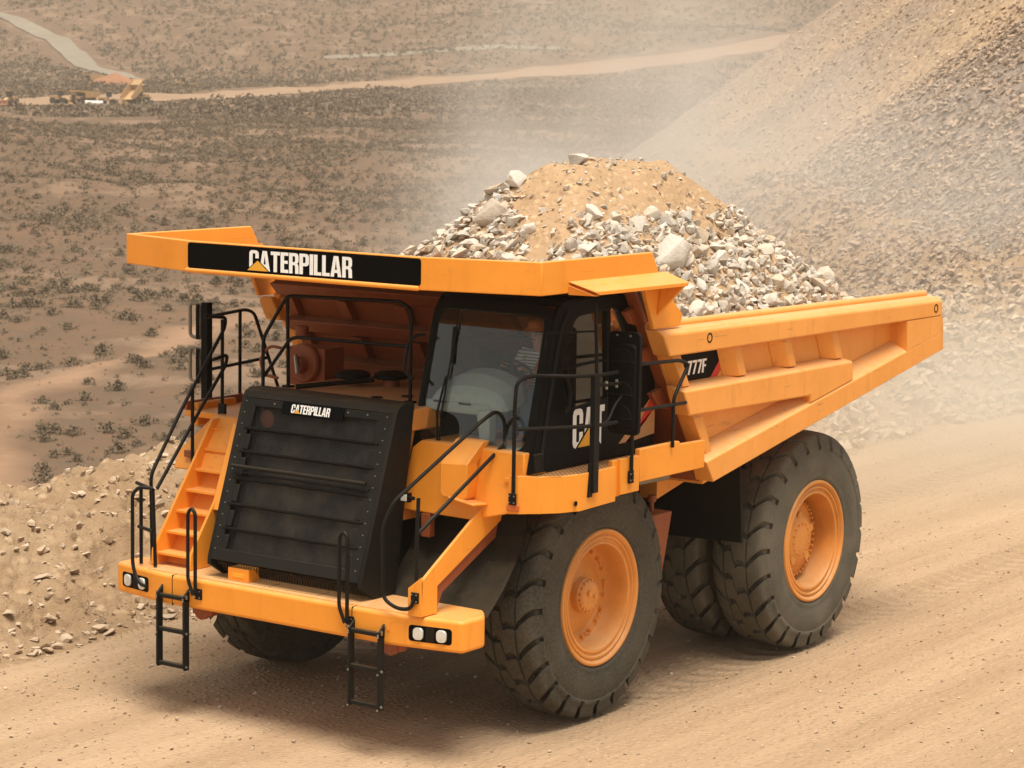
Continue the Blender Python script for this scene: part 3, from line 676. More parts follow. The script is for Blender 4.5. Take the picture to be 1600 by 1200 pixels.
for s in (1, -1):
    for k in range(14): c = gp(.05+k*.068, s*(.99 if s > 0 else 1.01), .003); m.cyl(c, c+Vector((.008, 0, .003)), .0065, 6)
for y in (-.6, .45, .72, -.35): c = gp(.05, y, .003); m.cyl(c, c+Vector((.008, 0, .003)), .009, 6)
m.build('rivet', M['steel'], gr)
m = MB(); U = Y; Vv = (gp(0, 0)-gp(1, 0)).normalized(); Oc = gp(.098, -.48, .004)
plate3d(m, rrect(.88, .15, .01, 2, .44, .06), Oc, U, Vv, .012, 0, .01)
lettering(m, 'CATERPILLAR', Oc+U*.14+Vv*.012, U, Vv, .55, .098, 1, .014, gap=.035)
plate3d(m, [(.175, .010), (.285, .010), (.23, .058)], Oc, U, Vv, .017, 0); plate3d(m, [(.183, .012), (.277, .012), (.23, .054)], Oc, U, Vv, .018, 2)
m.build('grille_nameplate', [M['decal_black'], M['white'], M['yellow']], gr)
# ---- hood
m = MB(); m.hexa([(-.55, -1.38, 3.40), (1.70, -1.38, 3.40), (1.70, .86, 3.40), (-.55, .86, 3.40), (-.55, -1.38, 3.52), (1.70, -1.38, 3.52), (1.70, .86, 3.52), (-.55, .86, 3.52)])
m.box(-.55, 1.72, -1.10, .95, 2.3, 3.40); m.box(1.2, 1.72, .80, 1.08, 3.30, 3.54)
hood = m.build('hood', M['deck'], T, bevel=.02)
for (x, y, z, r) in ((.42, -.80, 3.52, .10), (.18, -.42, 3.52, .10)):
    m = MB(); m.cyl((x, y, z), (x, y, z+.09), r, 18); m.build('intake_neck', M['red'], hood)
    m = MB(); m.lathe([(0, .10), (0, .19), (.02, .21), (.05, .205), (.08, .15), (.09, .05), (.09, 0)], (x, y, z+.09), 'z', 28); m.build('intake_cap', M['black'], hood)
m = MB(); m.tube([(1.2, -1.0, 3.56), (.35, -.55, 3.60)], .03, 8, 0)
for (x, y) in ((1.3, -.9), (1.1, .1), (.8, .3), (.5, .5)): m.lathe([(0, .07), (.012, .065), (.014, 0)], (x, y, 3.522), 'z', 14)
m.build('hood_fitting', M['chassis'], hood)
# red valve block behind the hood, on the far side
m = MB(); m.box(-.15, .22, -1.95, -1.40, 3.42, 3.88); m.lathe([(0, .22), (.05, .24), (.09, .22), (.10, 0)], (.22, -1.68, 3.70), 'x', 28); m.lathe([(0, .11), (.12, .10), (.13, 0)], (.30, -1.68, 3.68), 'x', 20)
m.tube([(.3, -1.95, 3.85), (.35, -2.15, 3.88), (.38, -2.28, 3.70), (.38, -2.20, 3.52), (.36, -2.0, 3.5)], .02, 8, .08)
m.cyl((.1, -1.85, 4.0), (.1, -1.85, 4.12), .08, 14); m.tube([(.42, -1.68, 3.82), (.50, -1.60, 3.62), (.45, -1.5, 3.55)], .022, 8, .04)
m.build('hydraulic_valve_block', M['red'], T, bevel=.02)
m = MB(); m.tube([(.44, -1.66, 3.80), (.52, -1.56, 3.60)], .024, 8, 0); m.build('valve_lever', M['steel'], T)
# ---- decks
m = MB()   # left-hand walkway with curved nose (truck's left)
pl = [(1.70, 2.30), (1.69, 2.44), (1.59, 2.66), (1.43, 2.82), (1.19, 2.89), (.51, 2.89), (.51, 2.85), (-.02, 2.85), (-.02, 2.30)]
m.prism_z(pl, 2.88, 2.925)
fas = [(1.74, 2.39), (1.72, 2.50), (1.62, 2.70), (1.45, 2.86), (1.20, 2.93), (.50, 2.93)]
bz = [2.55, 2.56, 2.57, 2.575, 2.57, 2.585]
for i in range(5):
    (x0, y0), (x1, y1) = fas[i], fas[i+1]
    m.hexa([(x0-.05, y0-.02, bz[i]), (x0, y0, bz[i]), (x1, y1, bz[i+1]), (x1-.0, y1-.05, bz[i+1]), (x0-.05, y0-.02, 2.965), (x0, y0, 2.965), (x1, y1, 2.965), (x1-.0, y1-.05, 2.965)])
m.box(.34, .50, 2.83, 2.885, 2.62, 3.02); m.box(.02, .40, 2.86, 2.925, 2.64, 3.03)
walk = m.build('side_walkway', M['orange'], T, bevel=.006)
m = MB(); m.prism_z([(1.62, 2.34), (1.58, 2.66), (1.42, 2.81), (1.2, 2.87), (.45, 2.87), (.45, 2.84), (-.9, 2.84), (-.9, 2.34)], 2.93, 2.94); m.build('walkway_grating', M['grate'], walk)
m = MB(); m.prism_y([(.02, 2.735), (.02, 3.10), (-.80, 3.10), (-.83, 3.06), (-1.36, 3.05), (-1.36, 2.73)], 2.86, 2.93); m.box(-1.36, .0, 2.3, 2.86, 2.86, 2.925)
rp = m.build('rear_step_panel', M['orange'], walk, bevel=.01)
m = MB(); m.lathe([(0, .03), (.004, .03), (-.01, .02), (-.01, 0)], (1.27, 2.93, 2.66), 'y', 14); m.build('jacking_hole', M['chassis'], walk)
m = MB(); m.obox((1.755, 2.46, 2.625), (.012, .003, 0), (-.02, .065, 0), (0, 0, .035)); m.build('marker_lamp', M['amber'], walk, bevel=.006)
# wing boxes beside the grille
def wing(s):
    m = MB(); Yf = lambda a: s*a
    A = [(1.70, Yf(.92), 2.43), (1.70, Yf(1.90), 2.42), (1.72, Yf(2.38), 2.55), (1.62, Yf(2.40), 3.18), (1.60, Yf(1.92), 3.20), (1.60, Yf(1.12), 3.20), (1.66, Yf(1.04), 3.12)]
    m.loft(A, [(x-.65, y, z) for x, y, z in A])
    if s > 0:
        P = [(1.57, 2.70), (1.61, 2.66), (1.91, 2.66), (1.93, 2.70), (1.93, 3.04), (1.57, 3.02)]
        m.loft([(1.86, y, z) for y, z in P], [(1.66, y, z) for y, z in P])
        m.loft([(1.86, 1.57, 3.02), (1.86, 1.93, 3.04), (1.66, 1.93, 3.04), (1.66, 1.57, 3.02)], [(1.62, 1.60, 3.27), (1.62, 1.97, 3.27), (1.50, 1.97, 3.27), (1.50, 1.60, 3.27)])
        m.hexa([(1.70, 1.72, 2.64), (1.70, 2.10, 2.60), (1.95, 2.08, 2.62), (1.92, 1.72, 2.66), (1.70, 1.72, 2.67), (1.70, 2.10, 2.63), (1.95, 2.08, 2.65), (1.92, 1.72, 2.69)])
        m.box(1.2, 1.62, 1.92, 2.50, 2.9, 3.19)
    return m.build('wing_box', M['orange'], T, bevel=.02)
wing(1)
m = MB()   # far side: box with sloping outer end
A = [(1.74, -2.42, 2.53), (1.74, -1.50, 2.55), (1.45, -1.50, 3.16), (1.35, -2.12, 3.15), (1.66, -2.40, 2.74)]
m.loft(A, [(x-.7, y, z) for x, y, z in A]); m.box(-.9, 1.0, -2.93, -1.40, 3.02, 3.10); m.box(.2, .9, -2.93, -2.80, 2.9, 3.18)
m.build('wing_box', M['orange'], T, bevel=.02)
m = MB(); m.box(-.9, -.82, -2.93, -1.4, 3.1, 3.22); m.box(-.9, 1.0, -2.93, -2.88, 3.1, 3.2); m.build('deck_edge', M['red'], T)
m = MB(); m.obox((1.70, -2.20, 2.72), (.03, 0, 0), (0, .055, 0), (0, 0, .04)); m.build('marker_lamp', M['red'], T, bevel=.006)
# rubber splash sheets behind the stairs
for s in (1, -1):
    m = MB(); P = [(2.1, .90, 1.48), (2.12, 1.5, 1.48), (2.12, 2.0, 1.48), (2.10, 2.40, 1.50)]; Q = [(1.35, .95, 2.46), (1.35, 1.5, 2.46), (1.35, 2.0, 2.46), (1.30, 2.30, 2.50)]
    for i in range(3):
        for k in range(4):
            f0, f1 = k/4, (k+1)/4; bow = lambda f: .18*math.sin(f*math.pi)
            def pt(j, f): a, b_ = Vector(P[j]), Vector(Q[j]); p = a.lerp(b_, f); p.x -= bow(f); p.y *= s; return p
            a, b_, c, d = pt(i, f0), pt(i+1, f0), pt(i+1, f1), pt(i, f1)
            m.loft([a, b_, c, d], [p-Vector((.02, 0, 0)) for p in (a, b_, c, d)])
    m.build('splash_sheet', M['flap'], T, smooth_all=True, angle=60)
# ---- front stairs
for s in (1, -1):
    st = empty('front_stairs', (2.4, s*1.75, 1.56), 0, T); ox, oy, oz = 2.4, s*1.75, 1.56
    L_ = lambda x, y, z: (x-ox, y-oy, z-oz)
    for yy in ((s*2.03, s*1.46) if s < 0 else (2.03,)):
        m = MB()
        if s > 0 and yy > 1.5: P = [(2.48, 1.56), (2.74, 1.56), (2.76, 1.93), (2.60, 2.03), (1.56, 2.66), (1.42, 2.88), (1.20, 2.88), (1.19, 2.47), (2.48, 1.85)]
        else: P = [(2.20, 1.56), (2.52, 1.56), (2.50, 1.74), (1.62, 2.98), (1.52, 3.12), (1.26, 3.12), (1.40, 2.80), (2.18, 1.74)]
        a = [L_(x, yy, z) for x, z in P]; m.loft(a, [(x, y-s*.035, z) for x, y, z in a])
        if s > 0 and yy > 1.5: a = [L_(2.765, 2.03, 1.56), L_(2.765, 1.86, 1.56), L_(2.765, 1.86, 1.85), L_(2.765, 2.03, 1.98)]; m.loft(a, [(x-.03, y, z) for x, y, z in a])
        m.build('stringer', M['orange'], st, bevel=.005)
    if s > 0:
        m = MB(); m.loft([L_(2.44, 2.0, 1.62), L_(2.44, 2.0, 1.84), L_(1.16, 2.0, 2.46), L_(1.10, 2.0, 2.36), L_(2.36, 2.0, 1.76)], [L_(2.44, 1.93, 1.62), L_(2.44, 1.93, 1.84), L_(1.16, 1.93, 2.46), L_(1.10, 1.93, 2.36), L_(2.36, 1.93, 1.76)]); m.build('stair_underside', M['red'], st)
        m = MB(); m.tube([L_(2.40, 1.97, 1.82), L_(2.0, 1.97, 2.0), L_(1.6, 1.97, 2.2), L_(1.15, 1.97, 2.42)], .012, 6, 0); m.build('cable', M['rail'], st)
    for k in range(7 if s < 0 else 0):
        f = k/6; x = 2.40-f*.95; z = 1.70+f*1.32 if s < 0 else 1.70+f*1.1
        m = MB(); m.box(x-.20-ox, x+.05-ox, s*1.49-oy, s*2.0-oy, z-.025-oz, z-oz) if s > 0 else m.box(x-.20-ox, x+.05-ox, -2.0-oy, -1.49-oy, z-.03-oz, z-oz)
        m.hexa([(x-.19-ox, min(s*1.49, s*2.0)-oy, z-.22-oz), (x-.18-ox, min(s*1.49, s*2.0)-oy, z-.22-oz), (x-.18-ox, max(s*1.49, s*2.0)-oy, z-.22-oz), (x-.19-ox, max(s*1.49, s*2.0)-oy, z-.22-oz),
                (x-.24-ox, min(s*1.49, s*2.0)-oy, z-.03-oz), (x-.23-ox, min(s*1.49, s*2.0)-oy, z-.03-oz), (x-.23-ox, max(s*1.49, s*2.0)-oy, z-.03-oz), (x-.24-ox, max(s*1.49, s*2.0)-oy, z-.03-oz)])
        m.build('tread', M['orange'], st, bevel=.004)
    if s < 0:
        m = MB(); m.loft([L_(2.30, -2.0, 1.56), L_(2.16, -2.0, 1.56), L_(1.24, -2.0, 2.95), L_(1.30, -2.0, 3.0)], [L_(2.30, -1.49, 1.56), L_(2.16, -1.49, 1.56), L_(1.24, -1.49, 2.95), L_(1.30, -1.49, 3.0)]); m.build('stair_back', M['orange'], st)
        m = MB(); m.hexa([(1.74-ox, -1.47-oy, 2.50-oz), (2.14-ox, -1.47-oy, 2.20-oz), (2.14-ox, -1.33-oy, 2.20-oz), (1.74-ox, -1.33-oy, 2.50-oz), (1.55-ox, -1.47-oy, 3.15-oz), (1.76-ox, -1.47-oy, 3.15-oz), (1.76-ox, -1.33-oy, 3.15-oz), (1.55-ox, -1.33-oy, 3.15-oz)])
        m.build('side_panel', M['orange'], st, bevel=.015)
# ---- handrails
RB = .021
def rail(paths, name='handrail', feet=(), r=RB, fil=.09):
    m = MB()
    for p in paths: m.tube(p, r, 8, fil)
    for (x, y, z) in feet: m.obox((x, y, z), (.012, 0, 0), (0, .045, 0), (0, 0, .055)); 
    o = m.build(name, M['rail'], T); return o
def railfeet(pts, ax='x'):
    m = MB()
    for (x, y, z) in pts:
        for a in (-1, 1):
            for b_ in (-1, 1):
                if ax == 'x': c = Vector((x+.013, y+a*.03, z+b_*.035)); m.cyl(c, c+Vector((.008, 0, 0)), .008, 6)
                else: c = Vector((x+a*.03, y+.013, z+b_*.035)); m.cyl(c, c+Vector((0, .008, 0)), .008, 6)
    m.build('rail_bolt', M['steel'], T)
# right-hand stairs in the picture
rail([[(2.78, 1.97, 1.80), (2.80, 1.93, 1.64), (2.80, 1.75, 1.62), (2.80, 1.56, 1.70), (2.80, 1.54, 2.45), (2.72, 1.62, 2.72), (1.85, 2.10, 3.52), (1.62, 2.13, 3.62), (1.46, 2.13, 3.50), (1.45, 2.13, 2.98), (1.57, 2.13, 2.80), (1.57, 2.13, 2.60)],
      [(2.74, 1.95, 1.80), (2.74, 1.95, 2.42), (2.72, 1.95, 2.80)], [(2.74, 1.95, 2.42), (1.46, 2.13, 3.24)]], feet=[(2.775, 1.96, 1.76)])
m = MB(); m.obox((1.57, 2.13, 2.60), (.05, 0, 0), (0, .012, 0), (0, 0, .06)); m.build('rail_foot', M['rail'], T)
railfeet([(2.775, 1.96, 1.76)]); railfeet([(1.57, 2.13, 2.60)], 'y')
# deck rail around the walkway
rail([[(1.75, 2.46, 2.70), (1.75, 2.46, 3.70), (1.72, 2.46, 3.97), (1.55, 2.55, 4.02), (1.25, 2.86, 4.01), (.95, 2.95, 4.0), (.55, 2.96, 4.0)], [(1.75, 2.46, 3.46), (1.35, 2.80, 3.47), (.95, 2.95, 3.46), (.55, 2.96, 3.46)]], fil=.2)
rail([[(.22, 2.95, 2.80), (.22, 2.95, 3.30), (.22, 2.95, 4.05), (-.73, 2.95, 4.02), (-.92, 2.95, 3.96), (-.62, 2.95, 3.60), (-.62, 2.95, 3.05)], [(.22, 2.95, 3.54), (-.88, 2.95, 3.53)]], fil=.06)
m = MB(); m.obox((1.765, 2.46, 2.72), (.012, 0, 0), (0, .045, 0), (0, 0, .06)); m.obox((.22, 2.945, 2.82), (.045, 0, 0), (0, .012, 0), (0, 0, .07)); m.build('rail_foot', M['rail'], T, bevel=.003)
railfeet([(1.765, 2.46, 2.72)]); railfeet([(.22, 2.945, 2.82)], 'y')
# loops on the bumper
for y in (1.06, -1.10):
    rail([[(2.80, y+.06, 1.40), (2.84, y+.05, 1.42), (2.84, y+.05, 2.30), (2.84, y, 2.36), (2.84, y-.06, 2.30), (2.84, y-.06, 1.55), (2.84, y+.02, 1.38)]], fil=.05)
    m = MB(); m.box(2.755, 2.80, y, y+.10, 1.33, 1.45); m.build('rail_foot', M['rail'], T, bevel=.004); railfeet([(2.79, y+.05, 1.39)])
# far stairs: gate, posts and rails
rail([[(2.80, -1.82, 1.38), (2.80, -1.90, 1.38), (2.80, -1.99, 1.46), (2.78, -2.06, 1.60), (2.78, -2.06, 2.40), (2.74, -2.0, 2.48), (2.66, -1.86, 2.47)],
      [(2.60, -2.10, 1.57), (2.60, -2.10, 2.46)], [(2.62, -1.86, 1.57), (2.66, -1.86, 2.47)], [(2.62, -2.15, 2.50), (2.68, -1.84, 2.46)], [(2.62, -2.12, 2.0), (2.66, -1.86, 1.98)]], 'stair_gate', fil=.06)
rail([[(2.42, -2.1, 1.57), (2.44, -2.1, 2.57), (1.92, -2.1, 3.29), (1.20, -2.1, 4.16), (1.18, -2.1, 4.28), (1.55, -2.1, 4.32)],
      [(2.34, -2.1, 2.40), (1.60, -2.1, 3.26), (1.18, -2.1, 3.72), (1.15, -2.1, 3.84), (1.4, -2.1, 3.80)], [(1.24, -2.1, 3.12), (1.24, -2.1, 4.26)], [(1.75, -2.1, 2.6), (1.75, -2.1, 3.48)]])
m = MB(); m.obox((1.24, -2.1, 3.17), (.02, 0, 0), (0, .05, 0), (0, 0, .10)); m.build('rail_foot', M['rail'], T)
rail([[(.62, -2.90, 4.19), (-.1, -2.93, 4.23), (-.26, -2.93, 4.18), (-.72, -2.93, 3.2)], [(.6, -2.93, 3.54), (-.54, -2.93, 3.60)], [(0.0, -2.93, 3.1), (0.0, -2.93, 4.21)]], fil=.08)
# rail around the hood
rail([[(1.32, -1.40, 3.50), (1.32, -1.40, 4.10), (1.20, -1.20, 4.52), (1.20, -1.12, 4.60), (1.20, .52, 4.64), (1.20, .65, 4.56), (1.20, .65, 3.52)], [(1.20, -1.14, 4.58), (1.05, -1.25, 3.52)],
      [(1.30, -1.40, 3.66), (1.20, -1.10, 4.10), (1.20, -1.0, 4.13), (1.20, .65, 4.15)]], fil=.08)
m = MB()
for (x, y) in ((1.32, -1.40), (1.05, -1.25), (1.20, .65)): m.box(x-.05, x+.05, y-.05, y+.05, 3.52, 3.545)
m.build('rail_foot', M['rail'], T)
# ---- mirrors
post = empty('mirror_mast', (.58, -2.95, 3.1), 0, T)
m = MB(); m.box(-.05, .05, -.05, .05, -.2, 1.26); m.build('mast', M['black'], post, bevel=.008)
for z in (1.02, .48):
    m = MB(); m.tube([(0, -.04, z+.20), (0, -.27, z+.22), (0, -.27, z-.19), (0, -.04, z-.21)], .022, 8, .06); m.build('mirror_bracket', M['grey'], post)
    m = MB(); c = Vector((-.03, -.15, z)); P = rrect(.26, .44, .05, 3); e_ = Vector((.80, .50, 0)).normalized(); n_ = Vector((-e_.y, e_.x, 0)); m.loft([c+e_*a-n_*.02+Vector((0, 0, b_)) for a, b_ in P], [c+e_*a*.9+n_*.02+Vector((0, 0, b_*.95)) for a, b_ in P]); m.build('mirror_head', M['black_dusty'], post, bevel=.008)
m = MB(); m.box(-.05, .05, -.05, .05, -.30, -.21); m.build('mast_foot', M['red'], post)
mr = empty('side_mirror', (.35, 2.92, 3.86), 0, T)
m = MB(); P = rrect(.40, 1.12, .06, 4); m.loft([(-.03, a, b_) for a, b_ in P], [(.02, a, b_) for a, b_ in P])
P = rrect(.33, .95, .06, 4, 0, -.04); m.loft([(.02, a, b_) for a, b_ in P], [(.045, a*.92, b_*.95) for a, b_ in P])
for z in (.24, -.12, -.38): m.box(.045, .06, -.14, .15, z-.006, z+.006); m.lathe([(0, .13), (.012, .12), (.014, 0)], (.04, 0, z+.02), 'x', 20)
m.build('mirror_back', M['black'], mr, bevel=.008)
m = MB(); P = rrect(.33, .95, .04, 4); m.loft([(-.036, a, b_) for a, b_ in P], [(-.031, a, b_) for a, b_ in P]); m.build('mirror_face', M['mirror'], mr)
m = MB()
for y in (-.09, .08): m.cyl((.02, y, .52), (.03, y, .52), .012, 8)
m.build('mirror_bolt', M['steel'], mr)
m = MB(); m.box(.90-.35, 1.00-.35, -.01, .05, -1.12, .14); m.hexa([(.98-.35, -.01, -1.16), (1.06-.35, -.01, -1.16), (1.06-.35, .03, -1.16), (.98-.35, .03, -1.16), (.98-.35, -.01, -.80), (1.02-.35, -.01, -.80), (1.02-.35, .03, -.80), (.98-.35, .03, -.80)])
m.tube([(.60, .02, .04), (.30, .02, .02), (.06, 0, .0)], .022, 8, .05); m.tube([(.60, .02, -.42), (.35, .02, -.38), (.18, 0, -.22), (.05, 0, -.14)], .015, 8, .05)
m.tube([(.55, .0, .14), (.52, -.05, .90)], .02, 8, 0); m.tube([(.52, -.05, .60), (.9, -.42, .58), (.86, -.45, .1)], .012, 8, .04)
m.build('mirror_arm', M['rail'], mr, bevel=.003)
m = MB()
for x, z in ((.42, .05), (.22, .05), (.42, -.01), (.22, -.01)): m.cyl((x, .03, z), (x, .05, z), .016, 8)
m.build('mirror_bolt', M['steel'], mr)
# ---- work light beside the grille
m = MB(); m.box(1.95, 2.02, 1.16, 1.27, 2.58, 2.68, 0); m.cyl((1.99, 1.10, 2.63), (1.99, 1.33, 2.63), .022, 8, 0); m.obox((2.024, 1.215, 2.63), (.004, 0, 0), (0, .04, 0), (0, 0, .036), 1)
m.build('work_light', [M['black'], M['lamp']], T, bevel=.008)
m = MB(); m.box(1.60, 1.70, 1.20, 1.32, 2.16, 2.42); m.build('side_bracket', M['red'], T, bevel=.01)
m = MB(); m.prism_y([(1.95, 1.60), (1.60, 3.4), (.9, 3.4), (.9, 1.6)], .80, .84); m.build('engine_side_panel', M['black'], T)
m = MB(); m.prism_y([(1.95, 1.60), (1.60, 3.4), (.9, 3.4), (.9, 1.6)], -.84, -.80); m.build('engine_side_panel', M['black'], T)

# ---- cab
cab = empty('cab', (0.3, 1.72, 3.0), 0, T)
CO = Vector((0.3, 1.72, 3.0))
def flat(name, contours, O, U, V, mat, th, parent, bevel=0):
    """flat plate with openings, thickness behind the visible face"""
    vs, fs = fill2d(contours); O, U, V = map(Vector, (O, U, V)); N = U.cross(V).normalized(); m = MB()
    m.add([O+U*x+V*y-CO for x, y, z in vs], fs); o = m.build(name, mat, parent)
    sl = o.modifiers.new('thickness', 'SOLIDIFY'); sl.thickness = th; sl.offset = 0
    if bevel: bv = o.modifiers.new('bevel', 'BEVEL'); bv.width = bevel; bv.segments = 2; bv.limit_method = 'ANGLE'
    return o
Vf = Vector((-.38, 0, 1.47)).normalized(); FO = Vector((1.50, 1.725, 3.15))
outer = roundpoly([(-.79, -.20), (.79, -.20), (.79, 1.62), (-.79, 1.62)], [.02, .02, .22, .22], 6)
hole = roundpoly([(-.73, .03), (.70, .03), (.70, 1.50), (-.73, 1.50)], [.10, .16, .14, .18], 6)
flat('front_frame', [outer, hole], FO, Y, Vf, M['black'], .06, cab, .012)
m = MB(); Nf = Y.cross(Vf).normalized(); P = [FO+Y*x+Vf*y+Nf*.004-CO for x, y in hole]; m.add(P, [tuple(range(len(P)))]); m.build('windscreen', M['glass'], cab)
# side with the door: opening outline in (x, z)
sideo = roundpoly([(1.55, 2.96), (1.50, 3.12), (1.14, 4.58), (1.0, 4.76), (-.78, 4.76), (-.90, 4.6), (-.90, 2.96)], [.02, .05, .15, .10, .08, .08, .02], 4)
win = roundpoly([(.75, 4.58), (.14, 4.61), (.09, 3.64), (.80, 3.58), (.98, 3.95)], [.14, .03, .03, .05, .20], 5)
win2 = roundpoly([(.05, 4.64), (-.10, 4.60), (-.30, 4.3), (-.35, 3.62), (.0, 3.64)], .03, 3)
q = lambda P: [(-x, z) for x, z in P]
flat('left_side', [q(sideo), q(win), q(win2)], (0, 2.5, 0), -X, Z, M['black'], .05, cab, .01)
for w_ in (win, win2):
    m = MB(); m.add([Vector((x, 2.495, z))-CO for x, z in w_], [tuple(range(len(w_)))]); m.build('side_window', M['dark_glass'], cab)
m = MB(); m.tube([Vector((.98, 2.52, 4.02))-CO, Vector((.55, 2.52, 4.05))-CO, Vector((.12, 2.52, 4.06))-CO], .012, 6, 0); m.tube([Vector((.86, 2.52, 4.03))-CO, Vector((.83, 2.52, 3.62))-CO], .012, 6, 0); m.build('window_bar', M['black'], cab)
wr = roundpoly([(.75, 4.58), (-.5, 4.61), (-.5, 3.64), (.80, 3.58)], .1, 4)
flat('right_side', [q(sideo), q(wr)], (0, .95, 0), -X, Z, M['black'], .05, cab, .01)
m = MB(); m.add([Vector((x, .955, z))-CO for x, z in wr], [tuple(range(len(wr)))]); m.build('side_window', M['dark_glass'], cab)
def cbox(m, x0, x1, y0, y1, z0, z1, mi=0): return m.box(x0-CO.x, x1-CO.x, y0-CO.y, y1-CO.y, z0-CO.z, z1-CO.z, mi)
m = MB(); cbox(m, -.86, 1.02, .96, 2.49, 4.70, 4.77); cbox(m, .2, .9, 1.1, 2.3, 4.771, 4.80); m.build('roof', M['black'], cab, bevel=.03)
m = MB(); cbox(m, -.90, -.84, .97, 2.48, 2.97, 4.69); m.build('rear_wall', M['black'], cab)
m = MB(); cbox(m, -.83, 1.45, .98, 2.47, 2.97, 3.03); cbox(m, -.83, -.80, .98, 2.47, 3.03, 4.69); m.build('cab_lining', M['interior'], cab)
m = MB()      # door panel edge, hinges and handle
m.tube([Vector(p)-CO for p in ((1.36, 2.535, 3.05), (1.33, 2.535, 3.25), (1.04, 2.535, 4.45), (.9, 2.535, 4.66))], .022, 8, .08)
m.tube([Vector(p)-CO for p in ((.92, 2.54, 3.95), (.86, 2.56, 3.80), (.88, 2.56, 3.62), (.93, 2.54, 3.56))], .02, 8, .04)
m.build('door_handle', M['black_dusty'], cab)
m = MB(); m.tube([Vector(p)-CO for p in ((1.32, .95, 4.32), (1.38, .84, 4.30), (1.45, .80, 4.20), (1.52, .80, 3.92), (1.52, .93, 3.84))], .018, 8, .06); m.build('grab_handle', M['rail'], cab)
m = MB(); wp = lambda a, b_, k=.03: FO+Y*a+Vf*b_+Nf*k-CO
m.tube([wp(-.42, -.12, .02), wp(-.50, .35, .05), wp(-.46, .75, .05)], .014, 6, 0); m.tube([wp(-.40, -.12, .02), wp(-.45, .35, .05), wp(-.43, .75, .05)], .008, 6, 0); m.tube([wp(-.44, 1.35), wp(-.46, .30)], .012, 6, 0); m.tube([wp(-.47, 1.30), wp(-.43, .9)], .02, 6, 0)
m.build('wiper', M['rail'], cab)
m = MB(); cbox(m, 1.34, 1.50, 2.49, 2.56, 2.97, 3.17); m.build('cab_mount', M['black_dusty'], cab, bevel=.01)
m = MB(); Od = (0.0, 2.528, 3.13)
def sd_(P): return [(-x, z-3.13) for x, z in P]
Oc = Vector(Od)-CO
plate3d(m, sd_([(-.16, 3.10), (-.42, 3.10), (-.90, 3.14), (-.90, 3.62)]), Oc, -X, Z, .002, 3, .002)
plate3d(m, sd_([(-.30, 3.10), (-.42, 3.10), (-.90, 3.66), (-.90, 3.45), (-.72, 3.30)]), Oc, -X, Z, .004, 2, .002)
lettering(m, 'CAT', Vector((.76, 2.528, 3.145))-CO, -X, Z, .62, .43, 0, .004, gap=.02)
plate3d(m, sd_([(.70, 3.145), (.21, 3.145), (.44, 3.385)]), Oc, -X, Z, .006, 4, .001)
plate3d(m, sd_([(.66, 3.150), (.25, 3.150), (.44, 3.350)]), Oc, -X, Z, .008, 1, .001)
m.build('door_decal', [M['white'], M['yellow'], M['decal_red'], M['tan_vinyl'], M['decal_black']], cab)
# interior
m = MB()
for k in range(1):
    ring = []
    secs = [(1.36, 3.70, 3.56, 1.02, 2.02), (1.30, 3.80, 3.56, 1.02, 2.06), (1.15, 3.92, 3.58, 1.04, 2.08), (.98, 3.97, 3.62, 1.10, 2.06), (.85, 3.93, 3.66, 1.15, 2.0)]
    prev = None
    for (x, zt, zb, y0, y1) in secs:
        c = [(x-CO.x, y-CO.y, zb-CO.z+(zt-zb)*math.sqrt(max(0, 1-((y-(y0+y1)/2)/((y1-y0)/2))**2))**.7) for y in np.linspace(y0, y1, 15)]+[(x-CO.x, y1-CO.y, zb-CO.z), (x-CO.x, y0-CO.y, zb-CO.z)]
        if prev: m.loft(prev, c, smooth=True)
        prev = c
cbox(m, 1.24, 1.38, 1.0, 1.86, 3.50, 3.62)
m.loft([(1.40-CO.x, 1.70-CO.y, .55), (1.40-CO.x, 1.88-CO.y, .58), (1.25-CO.x, 1.88-CO.y, .6), (1.25-CO.x, 1.70-CO.y, .6)], [(1.44-CO.x, 1.78-CO.y, .16), (1.44-CO.x, 1.90-CO.y, .16), (1.3-CO.x, 1.90-CO.y, .16), (1.3-CO.x, 1.78-CO.y, .16)])
cbox(m, 1.30, 1.44, 1.80, 2.30, 3.13, 3.20)
m.build('dashboard', M['dash'], cab, bevel=.02, angle=50)
m = MB(); cbox(m, 1.385, 1.392, 1.12, 1.28, 3.60, 3.62); cbox(m, 1.385, 1.392, 1.46, 1.62, 3.60, 3.62); m.build('air_vent', M['interior'], cab)
sw = Vector((.84, 1.80, 3.98))-CO; ax = Vector((.55, 0, -.83)).normalized(); e1 = Y; e2 = ax.cross(e1)
m = MB(); m.tube([sw+e1*.20*math.cos(a)+e2*.20*math.sin(a) for a in np.linspace(0, 2*math.pi, 28, endpoint=False)], .016, 8, 0, closed=True)
for a in (.5, 2.6, 4.7): m.tube([sw, sw+e1*.2*math.cos(a)+e2*.2*math.sin(a)], .014, 6, 0)
m.tube([sw-ax*.02, sw+ax*.35], .05, 10, 0); m.build('steering_wheel', M['rail'], cab)
m = MB(); cbox(m, .05, .55, 1.50, 2.02, 3.40, 3.55); cbox(m, -.12, .06, 1.50, 2.02, 3.45, 4.20); cbox(m, -.10, .04, 1.62, 1.90, 4.22, 4.42); cbox(m, .1, .5, 1.6, 1.9, 3.03, 3.4); m.build('driver_seat', M['seat'], cab, bevel=.05, seg=3)

